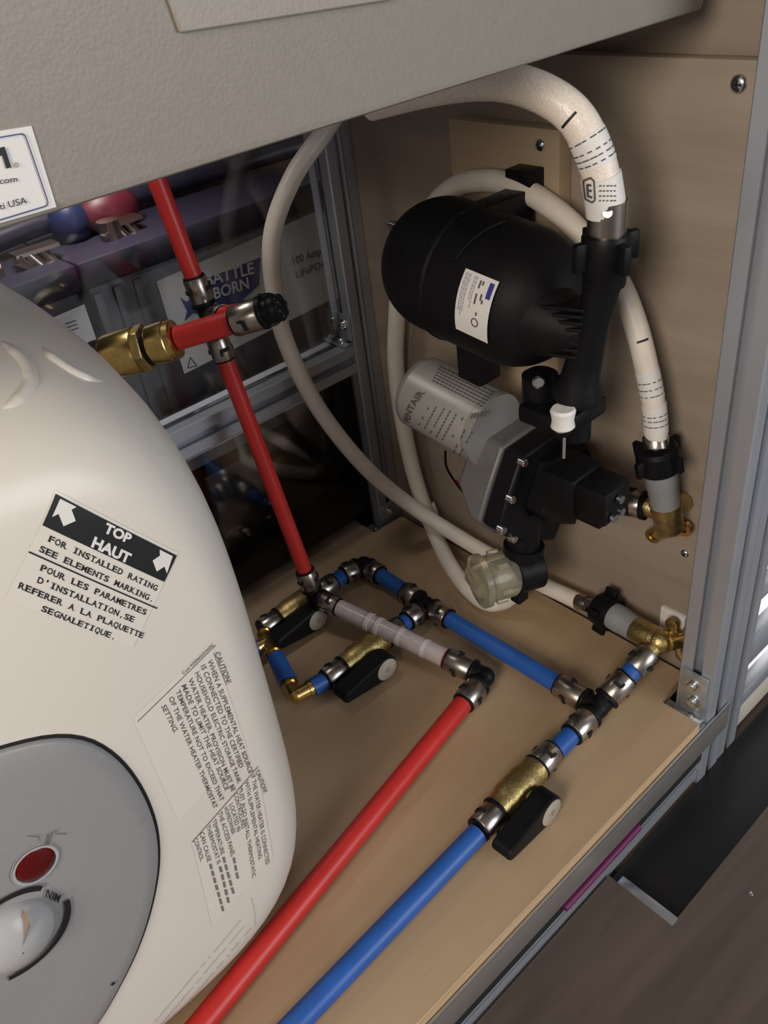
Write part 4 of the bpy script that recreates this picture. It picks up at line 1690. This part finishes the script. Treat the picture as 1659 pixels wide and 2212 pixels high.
# valve stem, strap foot, wall foot
m = MB().cyl(TL - ta * .010 + Vector((0, 0, .014)), TL + ta * .012 + Vector((0, 0, .014)), .0036, 16)
m.cyl(TL - ta * .013 + Vector((0, 0, .014)), TL - ta * .009 + Vector((0, 0, .014)), .0026, 12)
m.build('air_valve', SCREW, tk, tk)
ft = MB()
fp_ = P(1142, 385, x=-.016)
ft.span((-.028, fp_.y - .011, fp_.z - .008), (-.0125, fp_.y + .011, fp_.z + .008), .001)
ft.span((-.07, fp_.y - .009, fp_.z - .06), (-.022, fp_.y + .009, fp_.z - .004), .001)
ft.build('wall_foot', BLACK, tk, tk)
ft = MB()
fq = P(1025, 765, x=-.066)
ft.span((-.074, fq.y - .011, fq.z - .022), (-.050, fq.y + .011, fq.z + .03), .001)
ft.build('support_leg', BLACK, tk, tk)
cl = MB()
for (px, py, w2) in ((930, 665, .010), (985, 705, .013)):
    c_ = P(px, py, x=TX - .012)
    cl.box(c_, (.020, w2 * 2, .014), None, .001)
cl.build('clamp_lug', MATTE, tk, tk)
rg = MB()
for (a, b) in (((985, 462), (1030, 512)), ((1030, 512), (985, 560)), ((985, 560), (945, 566)), ((1030, 512), (1090, 480))):
    A, B = DT.hit(*a), DT.hit(*b)
    f = DT.at(.0006)
    rg.tube([f((A[0] + (B[0] - A[0]) * k / 4, A[1] + (B[1] - A[1]) * k / 4)) for k in range(5)], .0012, 8)
rg.build('moulded_rib', MATTE, tk, tk)

# ---------------------------------------------------------------- pump
MX = -.076
M0, M1 = P(903, 842, x=MX), P(1068, 930, x=MX)
ma = (M1 - M0).normalized()
pu = thing('water_pump', 'black pump head with silver motor hanging on the wall below the tank', 'pump', M1)
MR = .0295
LM = (M1 - M0).length
m = MB().lathe(M0, ma, [(0, .004), (0, MR - .006), (.002, MR - .002), (.005, MR), (LM, MR), (LM, .01)], 48)
m.build('motor', MOTOR, pu, pu)
mcd = CAM - M0
mcd = (mcd - ma * mcd.dot(ma)).normalized()
mup = ma.cross(mcd)
if mup.z < 0:
    mup = -mup
DM = Drum(M0, ma, mcd, mup, MR)
lb = MB()
V, F = quad_uv(16)
lay(lb, V, F, (.008, -.036), (LM * .82, 0), (0, .072), DM.at(.0003))
lo = lb.build('rating_label', WHITE if False else mat('label_silver', (.40, .39, .37), .35, .2), pu, pu)
ik = MB()
line_text(ik, DM, 'PENTAIR', (886, 914), (920, 848), (-12, -6), .0006, bold=.03)
for (a, b, th, n) in (((893, 915), (928, 838), 0, 0),):
    pass
rows = [((905, 918), (932, 872), 3, 7), ((918, 925), (948, 870), 3, 8), ((930, 935), (962, 880), 3, 8), ((943, 944), (975, 885), 3, 8), ((956, 950), (988, 892), 3, 8), ((968, 962), (1002, 900), 3, 7), ((980, 978), (1012, 915), 3, 6), ((992, 985), (1022, 930), 3, 6)]
for a, b, th, n in rows:
    for k in range(n):
        if random.random() < .25:
            continue
        t0, t1 = k / n, (k + .72) / n
        bar_px(ik, DM, (a[0] + (b[0] - a[0]) * t0, a[1] + (b[1] - a[1]) * t0), (a[0] + (b[0] - a[0]) * t1, a[1] + (b[1] - a[1]) * t1), th, .0006)
for i in range(6):
    a, b = (934 + i * 3, 822 - i * 6), (1045 + i * 5, 880 - i * 6)
    for k in range(14):
        t0, t1 = k / 14, (k + .8) / 14
        bar_px(ik, DM, (a[0] + (b[0] - a[0]) * t0, a[1] + (b[1] - a[1]) * t0), (a[0] + (b[0] - a[0]) * t1, a[1] + (b[1] - a[1]) * t1), 2.6, .0006)
for k in range(6):
    bar_px(ik, DM, (1018 + k * 6, 905 - k * 1), (1022 + k * 6, 893 - k * 1), 3, .0006)
ik.build('lettering', GREYINK, lo, pu)


# gearbox flange: grey plate across the motor front, drawn on planes of constant y
def slab(mb, pts, y, depth):
    """outline pts (pixels) on the plane y, pulled back by depth"""
    q = [P(px, py, y=y) for px, py in pts]
    mb.prism([(p.x, p.z) for p in q], (0, y, 0), (1, 0, 0), (0, 0, 1), (0, 1, 0), depth)


YF = M1.y
YB0 = YF - .016
hp = [(1198, 893), (1089, 967), (1062, 1050), (1039, 1128), (1078, 1152), (1160, 1150), (1185, 1085), (1262, 1010), (1258, 905)]
fx = [P(px, py, y=YB0) for px, py in hp]
fcx, fcz = sum(p.x for p in fx) / len(fx), sum(p.z for p in fx) / len(fx)
o2 = [(min(p.x, -.016), p.z) for p in fx]
fg = MB()
n = len(o2)
big = [(fcx + (x - fcx) * 1.03, fcz + (z - fcz) * 1.03) for x, z in o2]
rear = [(MX + (x - MX) * .80, M1.z + (z - M1.z) * (.62 if z < M1.z else .86)) for x, z in o2]
va = [(x, YB0, z) for x, z in big] + [(x, YB0 + .010, z) for x, z in big] + [(x, YB0 + .030, z) for x, z in rear]
fs = [list(range(n)), list(range(2 * n, 3 * n))[::-1]]
for q in (0, 1):
    fs += [[q * n + k, q * n + (k + 1) % n, (q + 1) * n + (k + 1) % n, (q + 1) * n + k] for k in range(n)]
fg.add(va, fs, False)
fg.build('gearbox', CASTG, pu, pu, bevel=.0025)
hd = MB()
hd.prism(o2, (0, YB0 - .019, 0), (1, 0, 0), (0, 0, 1), (0, 1, 0), .0188)
head = hd.build('pump_head', BLACK, pu, pu, bevel=.003)
hd = MB()
hd.prism([(fcx + .006 + (x - fcx) * .62, fcz + (z - fcz) * .66 + .004) for x, z in o2], (0, YB0 - .036, 0), (1, 0, 0), (0, 0, 1), (0, 1, 0), .018)
hd.cyl((fcx + .012, YB0 - .044, fcz + .012), (fcx + .012, YB0 - .030, fcz + .012), .017, 26, None, .002)
hd.build('valve_housing', BLACK, pu, pu, bevel=.0025)
YH = YB0 - .0188
for px, py in ((1130, 999), (1104, 1078), (1084, 1144), (1108, 1163)):
    c_ = P(px, py, y=YH)
    m = MB().lathe(c_, (0, -1, 0), [(-.003, .0034), (.002, .0034), (.003, .0026)], 16)
    m.build('screw', SCREW, head, pu)
YF = YB0 + .008
# pressure switch pointing to the front
sw0 = P(1195, 1040, y=YF - .062)
sw = MB()
swc = Vector((sw0.x + .004, 0, sw0.z))
sw.span((swc.x - .016, YF - .088, swc.z - .016), (swc.x + .018, YF - .060, swc.z + .016), .002)
sw.span((swc.x - .013, YF - .112, swc.z - .012), (swc.x + .015, YF - .086, swc.z + .014), .002)
sw.span((swc.x - .010, YF - .106, swc.z - .018), (swc.x + .010, YF - .066, swc.z - .012), .001)
swo = sw.build('pressure_switch', BLACK, pu, pu)
for (dx, dz, dy) in ((.000, .006, -.113), (-.006, -.006, -.113), (.006, -.009, -.110), (-.004, -.019, -.080)):
    MB().cyl((swc.x + dx, YF + dy, swc.z + dz), (swc.x + dx, YF + dy - .003, swc.z + dz), .0030, 14).build('terminal', SCREW, swo, pu)
# outlet neck with a white plug, top flange
ob_ = R1 + ra * .004
nk = MB()
nk.cyl(ob_, ob_ + Vector((0, 0, -.020)), .0115, 26)
nk.span((R1.x - .024, R1.y - .012, R1.z - .012), (R1.x + .020, R1.y + .028, R1.z + .001), .003)
nk.lathe(R1 + ra * -.004 + Vector((-.005, .024, .002)), (0, 0, 1), [(-.010, .012), (.010, .012), (.012, .009)], 22)
nko = nk.build('outlet_flange', BLACK, pu, pu)
cc = P(1163, 825, x=R1.x - .020)
MB().lathe(cc, (-.6, -.7, .3), [(0, .0042), (.002, .0042), (.0032, .003)], 16).build('screw', SCREW, nko, pu)
pc = P(1216, 905, y=R1.y - .006)
MB().lathe(pc + Vector((0, 0, -.008)), (0, 0, 1), [(0, .0050), (.003, .0078), (.008, .0070), (.014, .0082), (.016, .007)], 24).build('white_plug', WHITE, pu, pu)
st = MB().cyl(pc + Vector((-.001, -.002, -.012)), pc + Vector((-.004, -.004, -.026)), .0012, 10)
st.build('pin', SCREW, pu, pu)
# inlet elbow at the bottom
I0 = P(1135, 1140, y=YB0 - .010)
I1 = P(1128, 1218, y=YB0 - .010)
nl = MB().cyl(I0 + Vector((0, 0, .02)), I1, .0130, 28, .0135)
nl.lathe(I0.lerp(I1, .45), (I1 - I0), [(0, .0135), (0, .0165), (.008, .0165), (.008, .0135)], 28)
nl.build('inlet_neck', BLACK, pu, pu)
for k, (px, py) in enumerate(((1040, 1070),)):
    pass

# ---------------------------------------------------------------- strainer under the pump
S0 = I1 + Vector((0, 0, -.006))
sa = Vector((-.80, -.10, -.35)).normalized()
S1 = P(1050, 1252, x=I1.x - .030)
sa = (S1 - S0).normalized()
sr = thing('inlet_strainer', 'clear yellowish strainer bowl under the pump inlet', 'strainer', S0)
m = MB().lathe(S0 - sa * .014, sa, [(0, .012), (0, .0185), (.022, .0185), (.022, .012)], 32)
m.cyl(S0, S0 - Vector((0, 0, -.012)), .0150, 24)
m.build('housing', BLACK, sr, sr, bevel=.001)
LS = (S1 - S0).length
m = MB().lathe(S0 + sa * .008, sa, [(0, .0165), (.004, .0195), (LS - .008, .0195), (LS - .006, .0225), (LS - .001, .0225), (LS, .021), (LS, .0008)], 40)
bw = m.build('bowl', CLEARP, sr, sr)
m = MB().lathe(S0 + sa * .006, sa, [(0, .010), (LS - .012, .010)], 24)
m.build('screen', mat('strainer_mesh', (.30, .27, .20), .5, .3), sr, sr)
d_, u_, w_ = frame(sa)
m = MB()
m.box(S0 + sa * (LS + .008), (.011, .012, .028), Matrix((sa, w_, u_)).transposed(), .002)
m.build('turn_grip', CLEARP, bw, sr)
m = MB()
for k in range(6):
    a = PI / 3 * k
    q = u_ * math.cos(a) + w_ * math.sin(a)
    m.box(S0 + sa * (LS - .010) + q * .0205, (.010, .004, .004), Matrix((sa, sa.cross(q), q)).transposed(), .0008)
m.build('grip_lug', CLEARP, bw, sr)
pp = P(1122, 1285, y=S0.y)
tag(MB().box(pp, (.012, .010, .010), None, .001).cyl(pp, S0 + Vector((.002, 0, -.012)), .006, 14).build('drain_clip', BLACK), 'small black clip under the strainer', 'clip')

# wires behind the motor
tag(MB().tube(spline([P(962, 975, x=-.060), P(965, 1010, x=-.055), P(990, 1050, x=-.050), P(1022, 1085, x=-.048), P(1050, 1105, x=-.045)]), .0011, 8).build('wire', BLACK), 'thin black wire hanging under the motor', 'wire')
tag(MB().tube(spline([P(985, 1040, x=-.045), P(1000, 1044, x=-.045), P(1020, 1043, x=-.045), P(1050, 1040, x=-.045)]), .0016, 8).build('wire', REDW), 'short red wire beside the gearbox', 'wire')
tag(MB().tube([P(933, 1086, x=-.010), P(942, 1112, x=-.010)], .0028, 8).build('cable_tie', WHITE), 'white cable tie end on the hose below the motor', 'cable tie')
zq = P(1455, 1345, x=-.0015)
tag(MB().span((-.003, zq.y - .010, zq.z - .016), (.0011, zq.y + .012, zq.z + .012), .0004).build('paper_tag', WHITE), 'scrap of white paper tag on the wall behind the low brass elbow', 'tag')
